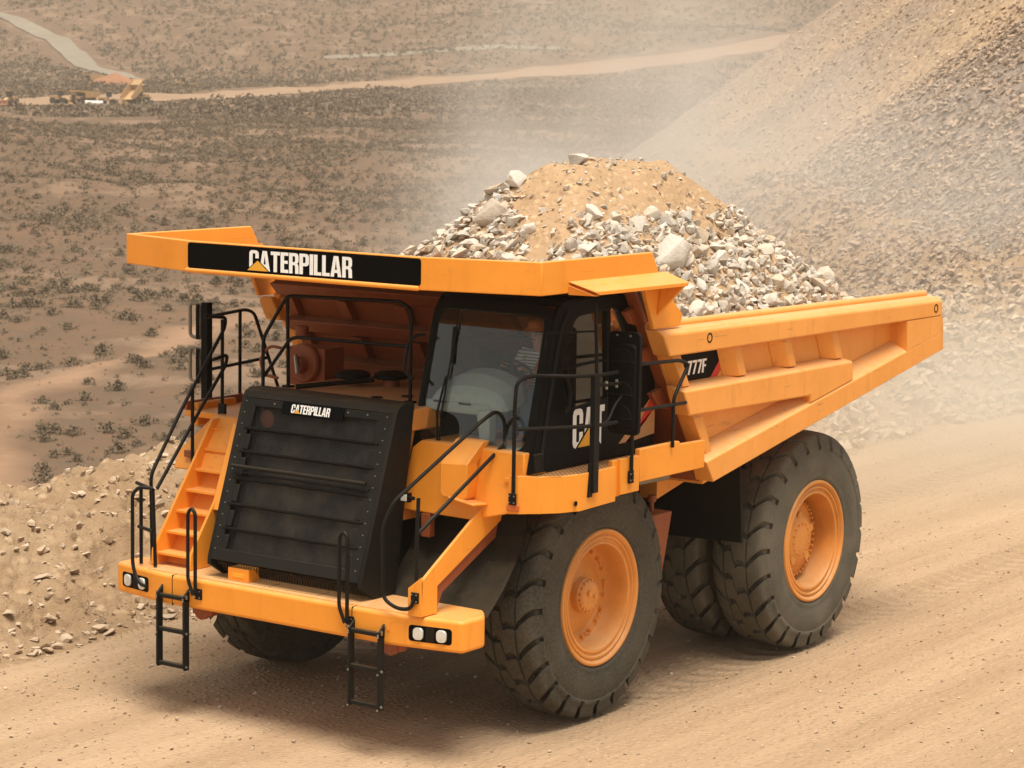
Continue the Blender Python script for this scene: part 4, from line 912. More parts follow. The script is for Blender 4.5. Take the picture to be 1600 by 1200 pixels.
# ================================================================== the driver
def skinned(name, pts, edges, rad, mat, parent, root=0, sub=2):
    me = bpy.data.meshes.new(name); me.from_pydata(pts, edges, []); me.materials.append(mat)
    o = bpy.data.objects.new(name, me); col.objects.link(o); o.modifiers.new('skin', 'SKIN')
    if not me.skin_vertices: 
        me.attributes.new('dummy', 'FLOAT', 'POINT')
    for i, v in enumerate(me.skin_vertices[0].data):
        r = rad[i]; v.radius = (r, r) if not isinstance(r, tuple) else r; v.use_root = (i == root)
    s = o.modifiers.new('subdivision', 'SUBSURF'); s.levels = s.render_levels = sub
    o.modifiers['skin'].use_smooth_shade = True
    if parent: o.parent = parent
    return o
P0 = Vector((.28, 1.78, 3.62))            # pelvis on the seat
man = empty('person', P0)
tag(man, 'driver in striped shirt and red seat belt, holding the steering wheel inside the cab', 'person')
J = dict(pel=(0, 0, 0), bel=(.02, 0, .16), che=(.03, 0, .36), nek=(.05, 0, .52), hd0=(.07, 0, .60), hd1=(.09, 0, .72), shL=(.04, .19, .46), shR=(.04, -.19, .46),
         elL=(.26, .25, .27), elR=(.24, -.24, .27), wrL=(.47, .13, .33), wrR=(.47, -.13, .35), haL=(.53, .11, .37), haR=(.53, -.12, .39),
         hiL=(.05, .10, -.02), hiR=(.05, -.10, -.02), knL=(.46, .15, .04), knR=(.46, -.14, .05), anL=(.58, .16, -.38), anR=(.60, -.14, -.36), toL=(.76, .18, -.46), toR=(.78, -.15, -.44))
E_ = [('pel', 'bel'), ('bel', 'che'), ('che', 'nek'), ('nek', 'hd0'), ('hd0', 'hd1'), ('che', 'shL'), ('che', 'shR'), ('shL', 'elL'), ('shR', 'elR'), ('elL', 'wrL'), ('elR', 'wrR'), ('wrL', 'haL'), ('wrR', 'haR'),
      ('pel', 'hiL'), ('pel', 'hiR'), ('hiL', 'knL'), ('hiR', 'knR'), ('knL', 'anL'), ('knR', 'anR'), ('anL', 'toL'), ('anR', 'toR')]
Rr = dict(pel=.13, bel=.115, che=.14, nek=.055, hd0=.075, hd1=.085, shL=.062, shR=.062, elL=.042, elR=.042, wrL=.028, wrR=.028, haL=(.035, .02), haR=(.035, .02), hiL=.09, hiR=.09, knL=.06, knR=.06, anL=.04, anR=.04, toL=.03, toR=.03)
keys = list(J); pts = [J[k] for k in keys]; ed = [(keys.index(a), keys.index(b_)) for a, b_ in E_]; rad = [Rr[k] for k in keys]
for sd2, nm in ((1, 'L'), (-1, 'R')):      # five separate fingers closing round the rim
    hb = Vector(J['ha'+nm])
    for f in range(4):
        base = hb+Vector((.012, sd2*(.024-.016*f), .006)); i0 = len(pts); Lf = (.030, .034, .032, .025)[f]
        pts += [tuple(base+Vector((Lf, 0, .006))), tuple(base+Vector((Lf*1.5, 0, -.016))), tuple(base+Vector((Lf*1.1, 0, -.036)))]
        rad += [.0095, .009, .008]; ed += [(keys.index('ha'+nm), i0), (i0, i0+1), (i0+1, i0+2)]
    i0 = len(pts); pts += [tuple(hb+Vector((-.005, -sd2*.035, .0))), tuple(hb+Vector((.025, -sd2*.045, -.015)))]; rad += [.011, .010]; ed += [(keys.index('ha'+nm), i0), (i0, i0+1)]
bodyo = skinned('body', pts, ed, rad, M['skin'], man)
def sub_skin(name, ks, es, grow, mat, root=0):
    pp = [J[k] for k in ks]; ee = [(ks.index(a), ks.index(b_)) for a, b_ in es]; rr = [(Rr[k] if not isinstance(Rr[k], tuple) else .03)+grow for k in ks]
    return skinned(name, pp, ee, rr, mat, man, root)
J['slL'] = tuple(Vector(J['shL']).lerp(Vector(J['elL']), .65)); J['slR'] = tuple(Vector(J['shR']).lerp(Vector(J['elR']), .65)); Rr['slL'] = Rr['slR'] = .052
J['nk2'] = (.045, 0, .49); Rr['nk2'] = .07
sub_skin('shirt', ['pel', 'bel', 'che', 'nk2', 'shL', 'shR', 'slL', 'slR'], [('pel', 'bel'), ('bel', 'che'), ('che', 'nk2'), ('che', 'shL'), ('che', 'shR'), ('shL', 'slL'), ('shR', 'slR')], .018, M['shirt'])
sub_skin('jeans', ['pel', 'hiL', 'hiR', 'knL', 'knR', 'anL', 'anR'], [('pel', 'hiL'), ('pel', 'hiR'), ('hiL', 'knL'), ('hiR', 'knR'), ('knL', 'anL'), ('knR', 'anR')], .018, M['denim'])
for nm in 'LR': skinned('boot', [J['an'+nm], tuple(Vector(J['an'+nm])+Vector((.05, 0, -.06))), J['to'+nm]], [(0, 1), (1, 2)], [.055, .055, .045], M['boot'], man)
m = MB(); hc = Vector((.10, 0, .70))
m.lathe([(-.01, .135), (.0, .14), (.01, .112), (.05, .108), (.09, .085), (.115, .04), (.12, 0)], hc+Vector((0, 0, .05)), 'z', 24); m.build('hard_hat', M['helmet'], man)
m = MB()     # face: nose, eyes, mouth, ears
m.hexa([(.185, -.014, .665), (.185, .014, .665), (.17, .012, .72), (.17, -.012, .72), (.205, -.010, .668), (.205, .010, .668), (.175, .006, .72), (.175, -.006, .72)])
for s in (1, -1): m.lathe([(0, .025), (.012, .02), (.014, 0)], (.085, s*.088, .69), 'y', 12, 0, s)
m.build('nose_and_ears', M['skin'], man, bevel=.004)
m = MB()
for s in (1, -1): m.lathe([(0, .012), (.006, .009), (.008, 0)], (.168, s*.032, .715), 'x', 10)
m.box(.168, .176, -.022, .022, .632, .640); m.build('eyes_and_mouth', M['hair'], man)
m = MB(); m.hexa([(.165, .14, .44), (.165, .09, .44), (.19, -.12, .06), (.19, -.07, .04), (.175, .14, .45), (.175, .09, .45), (.20, -.12, .07), (.20, -.07, .05)]); m.build('seat_belt', M['belt'], man)

# ================================================================== the load
def rockmesh(name, seed, mat, n=15, flatn=.75):
    import bmesh
    rng = random.Random(seed); bm = bmesh.new(); sx, sy, sz = rng.uniform(.8, 1.25), rng.uniform(.65, 1.0), rng.uniform(.5, .8)*flatn/.75
    for _ in range(n):
        v = Vector((rng.gauss(0, 1), rng.gauss(0, 1), rng.gauss(0, 1))).normalized()*rng.uniform(.82, 1.0); v = Vector([max(-.78, min(.78, c)) for c in v])
        bm.verts.new((v.x*sx, v.y*sy, v.z*sz))
    r = bmesh.ops.convex_hull(bm, input=bm.verts); 
    bmesh.ops.delete(bm, geom=[g for g in r['geom_interior'] if isinstance(g, bmesh.types.BMVert)], context='VERTS')
    bmesh.ops.dissolve_limit(bm, angle_limit=R_(14), verts=bm.verts, edges=bm.edges)
    bmesh.ops.bevel(bm, geom=list(bm.edges), offset=.045, segments=1, affect='EDGES', clamp_overlap=True)
    bmesh.ops.triangulate(bm, faces=bm.faces); bmesh.ops.recalc_face_normals(bm, faces=bm.faces)
    me = bpy.data.meshes.new(name); bm.to_mesh(me); bm.free(); me.materials.append(mat); me.polygons.foreach_set('use_smooth', [True]*len(me.polygons)); me.set_sharp_from_angle(angle=R_(24)); return me
def heap(x, y):
    x = np.asarray(x, float); y = np.asarray(y, float)
    df, dr, dl_, dr2 = (.36-x)*.80, (x+5.95)*.94, (2.3-y)*1.1, (1.35+y)*1.17
    k = .10; e = -k*np.log(np.exp(-df/k)+np.exp(-dr/k)+np.exp(-dl_/k)+np.exp(-dr2/k)+np.exp(-1.72/k))
    return 4.38+e+.07*fbm(x*1.1, y*1.1, 4, 5)+.07*fbm(x*3.2, y*3.2, 4, 8)
gx = np.linspace(-7.3, 1.9, 185); gy = np.linspace(-2.66, 2.66, 108); GX, GY = np.meshgrid(gx, gy, indexing='ij')
GZ = np.maximum(heap(GX, GY), 4.12+.14*np.clip((GY-1.9)/.4, 0, 1)); GZ = np.maximum(GZ, np.minimum(4.985, 4.63+(GX+.44)/.655))
n0, n1 = GX.shape; idx = np.arange(n0*n1).reshape(n0, n1)
V = np.stack([GX.ravel(), GY.ravel(), GZ.ravel()], 1); F = np.stack([idx[:-1, :-1].ravel(), idx[1:, :-1].ravel(), idx[1:, 1:].ravel(), idx[:-1, 1:].ravel()], 1)
o = bpy.data.objects.new('dirt_load', npmesh('dirt_load', V, F, M['load_dirt'], True)); col.objects.link(o)
tag(o, 'brown dirt heaped high in the bed of the haul truck', 'dirt', kind='stuff')
ROCKS = [rockmesh('rock', 100+i, M['rock']) for i in range(10)]
def dirtness(x, y):       # where the heap is bare earth: the upper front of the cone
    wob = .30*fbm(np.asarray(x)*1.3, np.asarray(y)*1.3, 3, 21)
    a = sstep(1.30, 1.60, y-.92*np.asarray(x)+wob)               # left limit
    b_ = 1-sstep(1.15, 1.55, y+wob*.5)                            # right limit
    return a*b_
rng = random.Random(4); placed = []; big = []; small = []
def try_place(n, r0, r1, out, maxd, tries=40):
    for _ in range(n):
        for _t in range(tries):
            x = rng.uniform(-7.0, 1.55); y = rng.uniform(-2.62, 2.62)
            if rng.random() < min(1., dirtness(x, y)*1.3)*maxd*.995: continue
            h = float(heap(x, y))
            if h < 4.2 or (h < 5.03 and x > -.75+max(0, h-4.4)*.6): continue
            r = r0+(r1-r0)*rng.random()**1.8
            if all((x-a)**2+(y-b_)**2 > ((r+c)*.62)**2 for a, b_, c in placed): placed.append((x, y, r)); out.append((x, y, h, r)); break
try_place(900, .08, .185, big, 1.0)
big = sorted(big, key=lambda p: -(p[3]+.06*p[1]))[:205]
L1 = 'pale angular rock among the many heaped in the truck bed'
for i, (x, y, h, r) in enumerate(big):
    o = bpy.data.objects.new('rock', ROCKS[i % 10]); col.objects.link(o); o.location = (x, y, h+r*.22); o.scale = (r*rng.uniform(.95, 1.2), r*rng.uniform(.85, 1.1), r*rng.uniform(.85, 1.1)); o.rotation_euler = (rng.uniform(-.9, .9), rng.uniform(-.9, .9), rng.uniform(0, 6.3))
    tag(o, L1, 'rock', 'rocks heaped in the truck bed')
for (x, y, r, lab) in ((-1.02, .10, .30, 'large white boulder on the left slope of the truck load, above the nameplate'), (-1.52, .12, .20, 'white block perched high on the left shoulder of the truck load'), (-2.35, 1.78, .38, 'biggest brown boulder in the load, beside the right corner of the canopy')):
    o = bpy.data.objects.new('boulder', ROCKS[int(r*10) % 10]); col.objects.link(o); o.location = (x, y, float(heap(x, y))+r*.3); o.scale = (r, r*.85, r*1.05); o.rotation_euler = (.3, .2, r*9); tag(o, lab, 'rock')
def scatter_mesh(name, protos, P, S, seed, mat):
    """one mesh of many small stones: numpy copies of a few prototypes"""
    rg = np.random.RandomState(seed); Vs, Fs, off = [], [], 0; which = rg.randint(0, len(protos), len(P))
    for k, (pv, pf) in enumerate(protos):
        ii = np.where(which == k)[0]
        if len(ii) == 0: continue
        a, b_, c = rg.uniform(0, 6.28, (3, len(ii))); a *= .2; 
        ca, sa, cb, sb, cc, sc_ = np.cos(a), np.sin(a), np.cos(b_), np.sin(b_), np.cos(c), np.sin(c)
        Rz = np.zeros((len(ii), 3, 3)); Rz[:, 0, 0] = cb; Rz[:, 0, 1] = -sb; Rz[:, 1, 0] = sb; Rz[:, 1, 1] = cb; Rz[:, 2, 2] = 1
        Rx = np.zeros((len(ii), 3, 3)); Rx[:, 0, 0] = 1; Rx[:, 1, 1] = ca; Rx[:, 1, 2] = -sa; Rx[:, 2, 1] = sa; Rx[:, 2, 2] = ca
        Rm = np.einsum('nij,njk->nik', Rx, Rz)
        V = np.einsum('nij,vj->nvi', Rm, pv)*S[ii][:, None, None]+P[ii][:, None, :]
        Vs.append(V.reshape(-1, 3)); Fs.append((pf[None]+(np.arange(len(ii))*len(pv))[:, None, None]+off).reshape(-1, pf.shape[1])); off += len(ii)*len(pv)
    return npmesh(name, np.concatenate(Vs), np.concatenate(Fs), mat)
def low_rock(seed, n=9):
    import bmesh
    rg = random.Random(seed); bm = bmesh.new(); s = (rg.uniform(.8, 1.2), rg.uniform(.6, 1), rg.uniform(.45, .8))
    for _ in range(n):
        v = Vector((rg.gauss(0, 1), rg.gauss(0, 1), rg.gauss(0, 1))).normalized(); bm.verts.new((v.x*s[0], v.y*s[1], v.z*s[2]))
    r = bmesh.ops.convex_hull(bm, input=bm.verts); bmesh.ops.delete(bm, geom=[g for g in r['geom_interior'] if isinstance(g, bmesh.types.BMVert)], context='VERTS')
    bmesh.ops.triangulate(bm, faces=bm.faces); bmesh.ops.recalc_face_normals(bm, faces=bm.faces); bm.verts.index_update()
    v = np.array([tuple(q.co) for q in bm.verts]); f = np.array([[q.index for q in fc.verts] for fc in bm.faces]); bm.free(); return v, f
LOW = [low_rock(i) for i in range(14)]
rest_big = [p for p in placed if all(abs(p[0]-q_[0])+abs(p[1]-q_[1]) > 1e-6 for q_ in big)]
rg = np.random.RandomState(3); N = 15000
x = rg.uniform(-7.1, 1.7, N); y = rg.uniform(-2.64, 2.64, N); dn = dirtness(x, y); keep = (rg.rand(N) > dn*.80); h = heap(x, y); keep &= (h > 4.2) & ~((h < 5.02) & (x > -.75+np.maximum(0, h-4.4)*.6))
x, y, h, dn = x[keep], y[keep], h[keep], dn[keep]; S = (.022+.085*rg.rand(len(x))**2.4)*(1-.45*dn)
rb = np.array(rest_big); x = np.concatenate([x, rb[:, 0]]); y = np.concatenate([y, rb[:, 1]]); h = np.concatenate([h, heap(rb[:, 0], rb[:, 1])]); S = np.concatenate([S, rb[:, 2]])
o = bpy.data.objects.new('rubble', scatter_mesh('rubble', LOW, np.stack([x, y, h+S*.3], 1), S, 9, M['rock'])); col.objects.link(o); tag(o, 'small broken stones filling the gaps of the truck load', 'rubble', kind='stuff')

# ================================================================== terrain
Fv = np.array([math.cos(YAW), math.sin(YAW)]); Rv = np.array([math.sin(YAW), -math.cos(YAW)])   # two horizontal axes of the valley
C2 = np.array([CAM.x, CAM.y])
def to_xy(d, l): return C2[0]+Fv[0]*d+Rv[0]*l, C2[1]+Fv[1]*d+Rv[1]*l
def to_dl(x, y): return (x-C2[0])*Fv[0]+(y-C2[1])*Fv[1], (x-C2[0])*Rv[0]+(y-C2[1])*Rv[1]
VD = [0, 60, 150, 300, 420, 600, 830, 1100, 1250, 1500, 2000, 3200]
VZ = [-17, -17, -18, -19, -13.5, -8.5, -4, 0, 8, 42, 110, 230]
def height(d, l):
    x, y = to_xy(d, l)
    v = np.interp(d, VD, VZ)
    # the nearer hill on the left, its crest falling to the right
    cd = 560-1.2*(l+116); crest = -5.6-.085*(l+116)*(l > -116)-.02*(l+116)*(l <= -116)
    hill = crest-.00016*np.maximum(0, cd-d)**1.85*1.0-.05*np.maximum(0, d-cd)
    hill = np.where(d < cd, crest-(cd-d)*.036-.000035*(cd-d)**2, crest-.06*(d-cd))
    v = np.maximum(v, np.where(l < 40, hill, -99)) if False else np.where(l < -10, np.maximum(v, hill), v)
    v = v+1.6*fbm(x/55, y/55, 4, 2)*sstep(80, 260, d)+3.0*fbm(x/38, y/38, 3, 92)*sstep(150, 260, d)*(1-sstep(520, 640, d))+sstep(900, 1500, d)*14*fbm(x/260, y/260, 4, 6)+.5*fbm(x/14, y/14, 3, 7)
    s = -y-4.6+.5*fbm(x/3.0, y/3.0, 2, 31)
    left = 1-sstep(-24, -15, -x) if False else sstep(-22, -13, x)
    bn = .45*fbm(x/1.6, y/1.6, 4, 11)+.30*fbm(x/.55, y/.55, 4, 12)-.22*np.abs(fbm(x/.9, y/.5, 3, 13))
    berm = (1.25*sstep(-.1, 3.1, s)+.16*fbm(x/2.7, 0*x+3, 2, 15))*left+(1.5*sstep(0, 4.5, s)+.35*fbm(x/2.2, y/2.2, 3, 16)*sstep(0, 2, s))*(1-left)
    edge = 9+5*sstep(60, 80, d)
    fall = .62*np.minimum(np.maximum(0, s-4.2), np.maximum(0, edge-l))
    near = berm-fall+bn*sstep(.1, 1.2, s)-.7*np.maximum(0, s-80)
    und = 1.0*fbm(l/60, d/9, 4, 41)+.5*fbm(x/4, y/4, 4, 42)
    tal = .75*(l-14.3-2.2*sstep(140, 280, d))+und*sstep(13, 22, l)-.75*np.maximum(0, d-300)-1.2*np.maximum(0, 46-d)
    tal = np.minimum(tal, 60)
    road = -.02+.030*fbm(x/5, y/.8, 3, 51)+.012*fbm(x*1.5, y*1.5, 3, 52)-.03*np.exp(-((y-2.1)/.5)**2)-.03*np.exp(-((y+2.1)/.5)**2)
    z = np.where(s > 0, np.maximum(np.maximum(near, np.minimum(v, berm+3)), tal), road)
    z = np.where((s > 0) & (near < v) & (tal < v), v, z)
    zone = np.where(s <= 0, 0, np.where(tal >= np.maximum(near, v), 2, np.where(near >= v, 1, 3)))
    return z, zone, s
ang = np.concatenate([np.linspace(-36, -15, 60, endpoint=False), np.linspace(-15, 15, 470), np.linspace(15.2, 36, 60)])
ds = np.concatenate([np.linspace(4, 17.9, 30), np.exp(np.linspace(math.log(18), math.log(60), 430)), np.exp(np.linspace(math.log(60.3), math.log(3100), 620))])
D, A = np.meshgrid(ds, np.tan(np.radians(ang)), indexing='ij'); Lm = D*A
Hh, ZN, SS = height(D, Lm); XX, YY = to_xy(D, Lm)
V = np.stack([XX.ravel(), YY.ravel(), Hh.ravel()], 1); n0, n1 = D.shape; idx = np.arange(n0*n1).reshape(n0, n1)
F = np.stack([idx[:-1, :-1].ravel(), idx[:-1, 1:].ravel(), idx[1:, 1:].ravel(), idx[1:, :-1].ravel()], 1)
ZF = ZN[:-1, :-1].ravel()
# materials of the land
tR = earth('road_dirt', (.37, .25, .152), (.46, .33, .215), (.32, .215, .13), (.10, 1.6, 1), gravel=13, big=.5, bump=.5, gstr=.5, tracks=True).m
tB = earth('berm_earth', (.34, .225, .13), (.42, .30, .19), (.27, .175, .10), gravel=5, big=.5, bump=.8).m
def land(name, talus=False):
    t = NT(name); pos = t.n('ShaderNodeNewGeometry').outputs['Position']
    def dot(v, off):
        nd = t.n('ShaderNodeVectorMath', operation='DOT_PRODUCT'); t.l(pos, nd.inputs[0]); nd.inputs[1].default_value = (v[0], v[1], 0); return t.math('SUBTRACT', nd.outputs['Value'], off)
    cd_, cl_ = dot(Fv, float(C2@Fv)), dot(Rv, float(C2@Rv)); cb = t.n('ShaderNodeCombineXYZ'); t.l(cd_, cb.inputs[0]); t.l(cl_, cb.inputs[1])
    if talus:
        mp = t.n('ShaderNodeMapping'); mp.inputs['Scale'].default_value = (.11, .012, 1); t.l(cb.outputs[0], mp.inputs[0])
        s1 = t.noise(1.0, 5, .6, mp.outputs[0]); n2 = t.noise(.35, 5, .65, pos); n3 = t.noise(2.2, 5, .7, pos)
        band = t.math('MULTIPLY', t.ramp(t.math('DIVIDE', t.math('ADD', cd_, t.math('MULTIPLY', t.math('SUBTRACT', s1, .5), 60)), 320), [(.40, 0.), (.46, 1.), (.56, .75), (.62, .25), (.70, .9), (.85, .55)]), 1)
        rocky = t.mix(t.ramp(n2, [(.3, 0.), (.7, 1.)]), (.235, .178, .14), (.33, .245, .18))
        c = t.mix(t.math('MULTIPLY', band, t.ramp(n2, [(.25, .6), (.6, 1.)])), rocky, (.52, .355, .205))
        vc = t.voro(1.6, pos, out='Color'); sc_ = t.n('ShaderNodeSeparateColor'); t.l(vc, sc_.inputs[0]); vd = t.voro(1.6, pos)
        g = t.ramp(sc_.outputs[0], [(0., (.15, .125, .115)), (.35, (.27, .22, .19)), (.6, (.38, .27, .19)), (.8, (.24, .20, .18)), (1., (.46, .37, .29))])
        c = t.mix(t.math('MULTIPLY', t.math('SUBTRACT', 1, t.math('MULTIPLY', band, .6)), .75), c, g)
        h = t.math('ADD', t.math('MULTIPLY', t.ramp(vd, [(0., 1.), (.6, 0.)]), .8), n3)
        t.bsdf(c, .95, spec=.1, bump=h, bstr=.9, bdist=.25)
    else:
        n1 = t.noise(.018, 5, .6, pos); n2 = t.noise(.16, 6, .65, pos); n3 = t.noise(1.3, 5, .7, pos)
        c = t.mix(t.ramp(n1, [(.35, 0.), (.65, 1.)]), (.150, .094, .060), (.190, .114, .071)); c = t.mix(t.ramp(n2, [(.35, 0.), (.62, .8)]), c, (.125, .088, .060))
        low = t.ramp(t.noise(.055, 5, .6, pos), [(.52, 0.), (.60, 1.)]); c = t.mix(t.math('MULTIPLY', low, .8), c, (.24, .16, .108))
        c = t.mix(t.math('MULTIPLY', t.ramp(n3, [(.48, 0.), (.66, 1.)]), .55), c, (.12, .10, .07))
        # bare haul track curving over the nearer slope
        dist = t.math('ABSOLUTE', t.math('ADD', t.math('SUBTRACT', t.math('SUBTRACT', cl_, -39.0), t.math('MULTIPLY', t.math('SQRT', t.math('ADD', t.math('POWER', t.math('ABSOLUTE', t.math('SUBTRACT', cd_, 184)), 2), 40)), .18)), t.math('MULTIPLY', t.math('SUBTRACT', t.noise(.06, 3, .5, pos), .5), 9)))
        trk = t.math('MULTIPLY', t.ramp(t.math('DIVIDE', dist, 8), [(.10, 1.), (.42, 0.)]), t.ramp(t.math('DIVIDE', cd_, 400), [(.30, 0.), (.34, 1.), (.60, 1.), (.75, 0.)]))
        c = t.mix(t.math('MULTIPLY', t.math('MULTIPLY', trk, t.ramp(n2, [(.3, .4), (.6, 1.)])), .68), c, (.37, .23, .145))
        t.bsdf(c, .95, spec=.1, bump=t.math('ADD', n2, n3), bstr=.6, bdist=.5)
    return t.m
tH, tT = land('hill_earth'), land('waste_rock_slope', True)
for z, nm, mt in ((0, 'road', tR), (1, 'berm', tB), (2, 'spoil_slope', tT), (3, 'hills', tH)):
    f = F[ZF == z]; used, inv = np.unique(f, return_inverse=True)
    me = npmesh(nm, V[used], inv.reshape(-1, 4), mt, True); o = bpy.data.objects.new(nm, me); col.objects.link(o); o['kind'] = 'structure'
# ground behind the viewer
bx = [to_xy(a, b_) for a, b_ in ((4.02, -2.9), (4.02, 2.9), (4.0, 60), (-80, 80), (-80, -80), (4.0, -60))]
m = MB(); m.add([(a, b_, -.03) for a, b_ in bx], [tuple(range(6))]); o = m.build('ground', tR); o['kind'] = 'structure'
m = MB(); Q = [to_xy(a, b_) for a, b_ in ((-3000, -4000), (-3000, 4000), (4500, 4000), (4500, -4000))]; m.add([(a, b_, -32) for a, b_ in Q], [(0, 1, 2, 3)]); o = m.build('plain', tH); o['kind'] = 'structure'
def hz(d, l): return float(height(np.array([float(d)]), np.array([float(l)]))[0][0])
# dirt roads and bare strips on the far side
def strip(name, pts, wd, mat, lift=.25):
    P = np.array(pts, float); n = 140; tt = np.linspace(0, len(P)-1, n); dd = np.interp(tt, range(len(P)), P[:, 0]); ll = np.interp(tt, range(len(P)), P[:, 1]); ww = np.interp(tt, range(len(P)), wd)
    gd, gl = np.gradient(dd), np.gradient(ll); L_2 = np.hypot(gd, gl); nd, nl = -gl/L_2, gd/L_2; cols = 9; Vv = []
    for k in range(cols):
        o_ = (k/(cols-1)-.5)*ww*(1+.25*fbm(tt*2.5, tt*0+k//8*7, 3, 61)); a, b_ = dd+nd*o_, ll+nl*o_; h = height(a, b_)[0]; x, y = to_xy(a, b_); Vv.append(np.stack([x, y, h+lift], 1))
    V_ = np.concatenate(Vv); ix = np.arange(cols*n).reshape(cols, n); F_ = np.stack([ix[:-1, :-1].ravel(), ix[1:, :-1].ravel(), ix[1:, 1:].ravel(), ix[:-1, 1:].ravel()], 1)
    me = npmesh(name, V_, F_, mat, True); o = bpy.data.objects.new(name, me); col.objects.link(o); o['kind'] = 'structure'; return o
tS = earth('bare_red_earth', (.29, .19, .122), (.34, .238, .16), (.25, .162, .106), big=.02).m
tG = earth('grey_gravel_road', (.22, .195, .155), (.28, .25, .20), (.18, .155, .12), big=.03).m
strip('dirt_road', [(760, -178), (820, -150), (870, -120), (1000, -92), (1150, -60), (1250, 20), (1380, 143), (1450, 215)], [30, 55, 34, 30, 30, 28, 26, 22], tS)
strip('gravel_road', [(1455, -330), (1410, -292), (1330, -245), (1240, -212), (1150, -180)], [7, 9, 12, 13, 11], tG, .5)
strip('track', [(1290, -100), (1300, -60), (1330, -10), (1340, 30)], [10, 16, 14, 8], tG)

# ---- shrubs
t = NT('shrub_foliage'); oi = t.n('ShaderNodeObjectInfo'); pos = t.n('ShaderNodeNewGeometry').outputs['Position']
n1 = t.noise(.22, 3, .6, pos); n2 = t.noise(2.5, 3, .6, pos); geo = t.n('ShaderNodeNewGeometry')
c = t.mix(t.ramp(n1, [(.35, 0.), (.65, 1.)]), (.125, .097, .062), (.155, .116, .078)); c = t.mix(t.ramp(geo.outputs['Random Per Island'], [(0., 0.), (1., .7)]), c, (.20, .165, .118))
b = t.bsdf(c, .9, spec=.1); M['shrub'] = t.m
def shrub_proto(seed, n):
    rg = np.random.RandomState(seed); V, F = [], []
    for i in range(n):
        a = rg.uniform(0, 6.283); e = rg.uniform(.0, 1.5); r = rg.uniform(.45, 1.0); ln = .8+.35*math.sin(a*3+seed)
        c = np.array([math.cos(a)*math.cos(e)*r*ln, math.sin(a)*math.cos(e)*r*ln, math.sin(e)*r*.78+.05])
        u = rg.normal(size=3); u /= np.linalg.norm(u); w_ = np.cross(u, rg.normal(size=3)); w_ /= np.linalg.norm(w_); s = rg.uniform(.07, .16)*(1.9 if n < 30 else 1.25 if n < 80 else 1)
        k = len(V); V += [c-u*s, c+w_*s*.55, c+u*s*1.1, c-w_*s*.6]; F.append([k, k+1, k+2, k+3])
    return np.array(V), np.array(F)
SH = [shrub_proto(i, 170) for i in range(5)]; SP = [shrub_proto(i+30, 40) for i in range(5)]; SPF = [shrub_proto(10+i, 22) for i in range(5)]
rg = np.random.RandomState(12)
def sample(n, d0, d1, pw=2.0):
    u = rg.rand(n); d = (d0**pw+(d1**pw-d0**pw)*u)**(1/pw); a = np.tan(np.radians(rg.uniform(-17, 17, n))); return d, d*a
d, l = sample(100000, 125, 700); h, zn, s_ = height(d, l); x, y = to_xy(d, l)
den = .58+.6*fbm(x/24, y/24, 4, 71); den = den*np.interp(d, [125, 200, 300, 420, 560], [.8, .9, 1, 1, 1])
k = (zn == 3) & (rg.rand(len(d)) < den) & ~((l < -95) & (d > 640)); d, l, h, x, y = d[k], l[k], h[k], x[k], y[k]
S = (.26+1.1*rg.rand(len(d))**3.0)*np.interp(d, [120, 400, 700], [.7, 1.1, 1.4]); S = np.where((np.abs(l+39-np.sqrt((d-184)**2+40)*.18) < 2.5) & (d < 280), S*.3, S)
ob = np.abs(l/d) < .215
rank = np.argsort(-(S/d)*ob); rank300 = rank[:300]; rest = np.setdiff1d(np.arange(len(d)), rank300)
print('shrubs near', len(d))
protos_o = []
for i, (pv, pf) in enumerate(SH): protos_o.append(npmesh('shrub', pv, pf, M['shrub']))
for j, i in enumerate(rank300):
    o = bpy.data.objects.new('shrub', protos_o[j % 5]); col.objects.link(o); o.location = (x[i], y[i], h[i]-.05); o.scale = (S[i], S[i], S[i]); o.rotation_euler = (0, 0, float(rg.uniform(0, 6.28)))
    tag(o, 'low grey-green desert shrub scattered on the dry slope behind the truck', 'shrub', 'shrubs on the dry slope')
me = scatter_mesh('scrub', SP, np.stack([x, y, h-.05], 1)[rest], S[rest], 5, M['shrub']); o = bpy.data.objects.new('scrub', me); col.objects.link(o); tag(o, 'grey-green scrub covering the dry slope behind the truck', 'scrub', kind='stuff')
d, l = sample(70000, 700, 2300, 1.3); h, zn, s_ = height(d, l); x, y = to_xy(d, l)
den = .8+.6*fbm(x/80, y/80, 4, 72); band = np.exp(-((d-1060)/130)**2)
k = (zn == 3) & (rg.rand(len(d)) < den+band*.6)
def near_path(pts, w_):
    m_ = np.zeros(len(d), bool); P = np.array(pts, float)
    for a, b_ in zip(P[:-1], P[1:]):
        ab = b_-a; tt = np.clip(((d-a[0])*ab[0]+(l-a[1])*ab[1])/(ab@ab), 0, 1); m_ |= np.hypot(d-a[0]-ab[0]*tt, l-a[1]-ab[1]*tt) < w_
    return m_
k &= ~near_path([(740, -190), (790, -160), (850, -120), (1000, -92), (1150, -60), (1250, 20), (1380, 143), (1450, 215)], 24) & ~near_path([(1455, -330), (1410, -292), (1330, -245), (1240, -212), (1150, -180)], 13)
d, l, h, x, y = d[k], l[k], h[k], x[k], y[k]; S = (1.0+2.2*rg.rand(len(d))**2.2)
me = scatter_mesh('distant_scrub', SPF, np.stack([x, y, h-.1], 1), S, 6, M['shrub']); o = bpy.data.objects.new('distant_scrub', me); col.objects.link(o); tag(o, 'dark scrub dotted over the far hillside', 'scrub', kind='stuff')

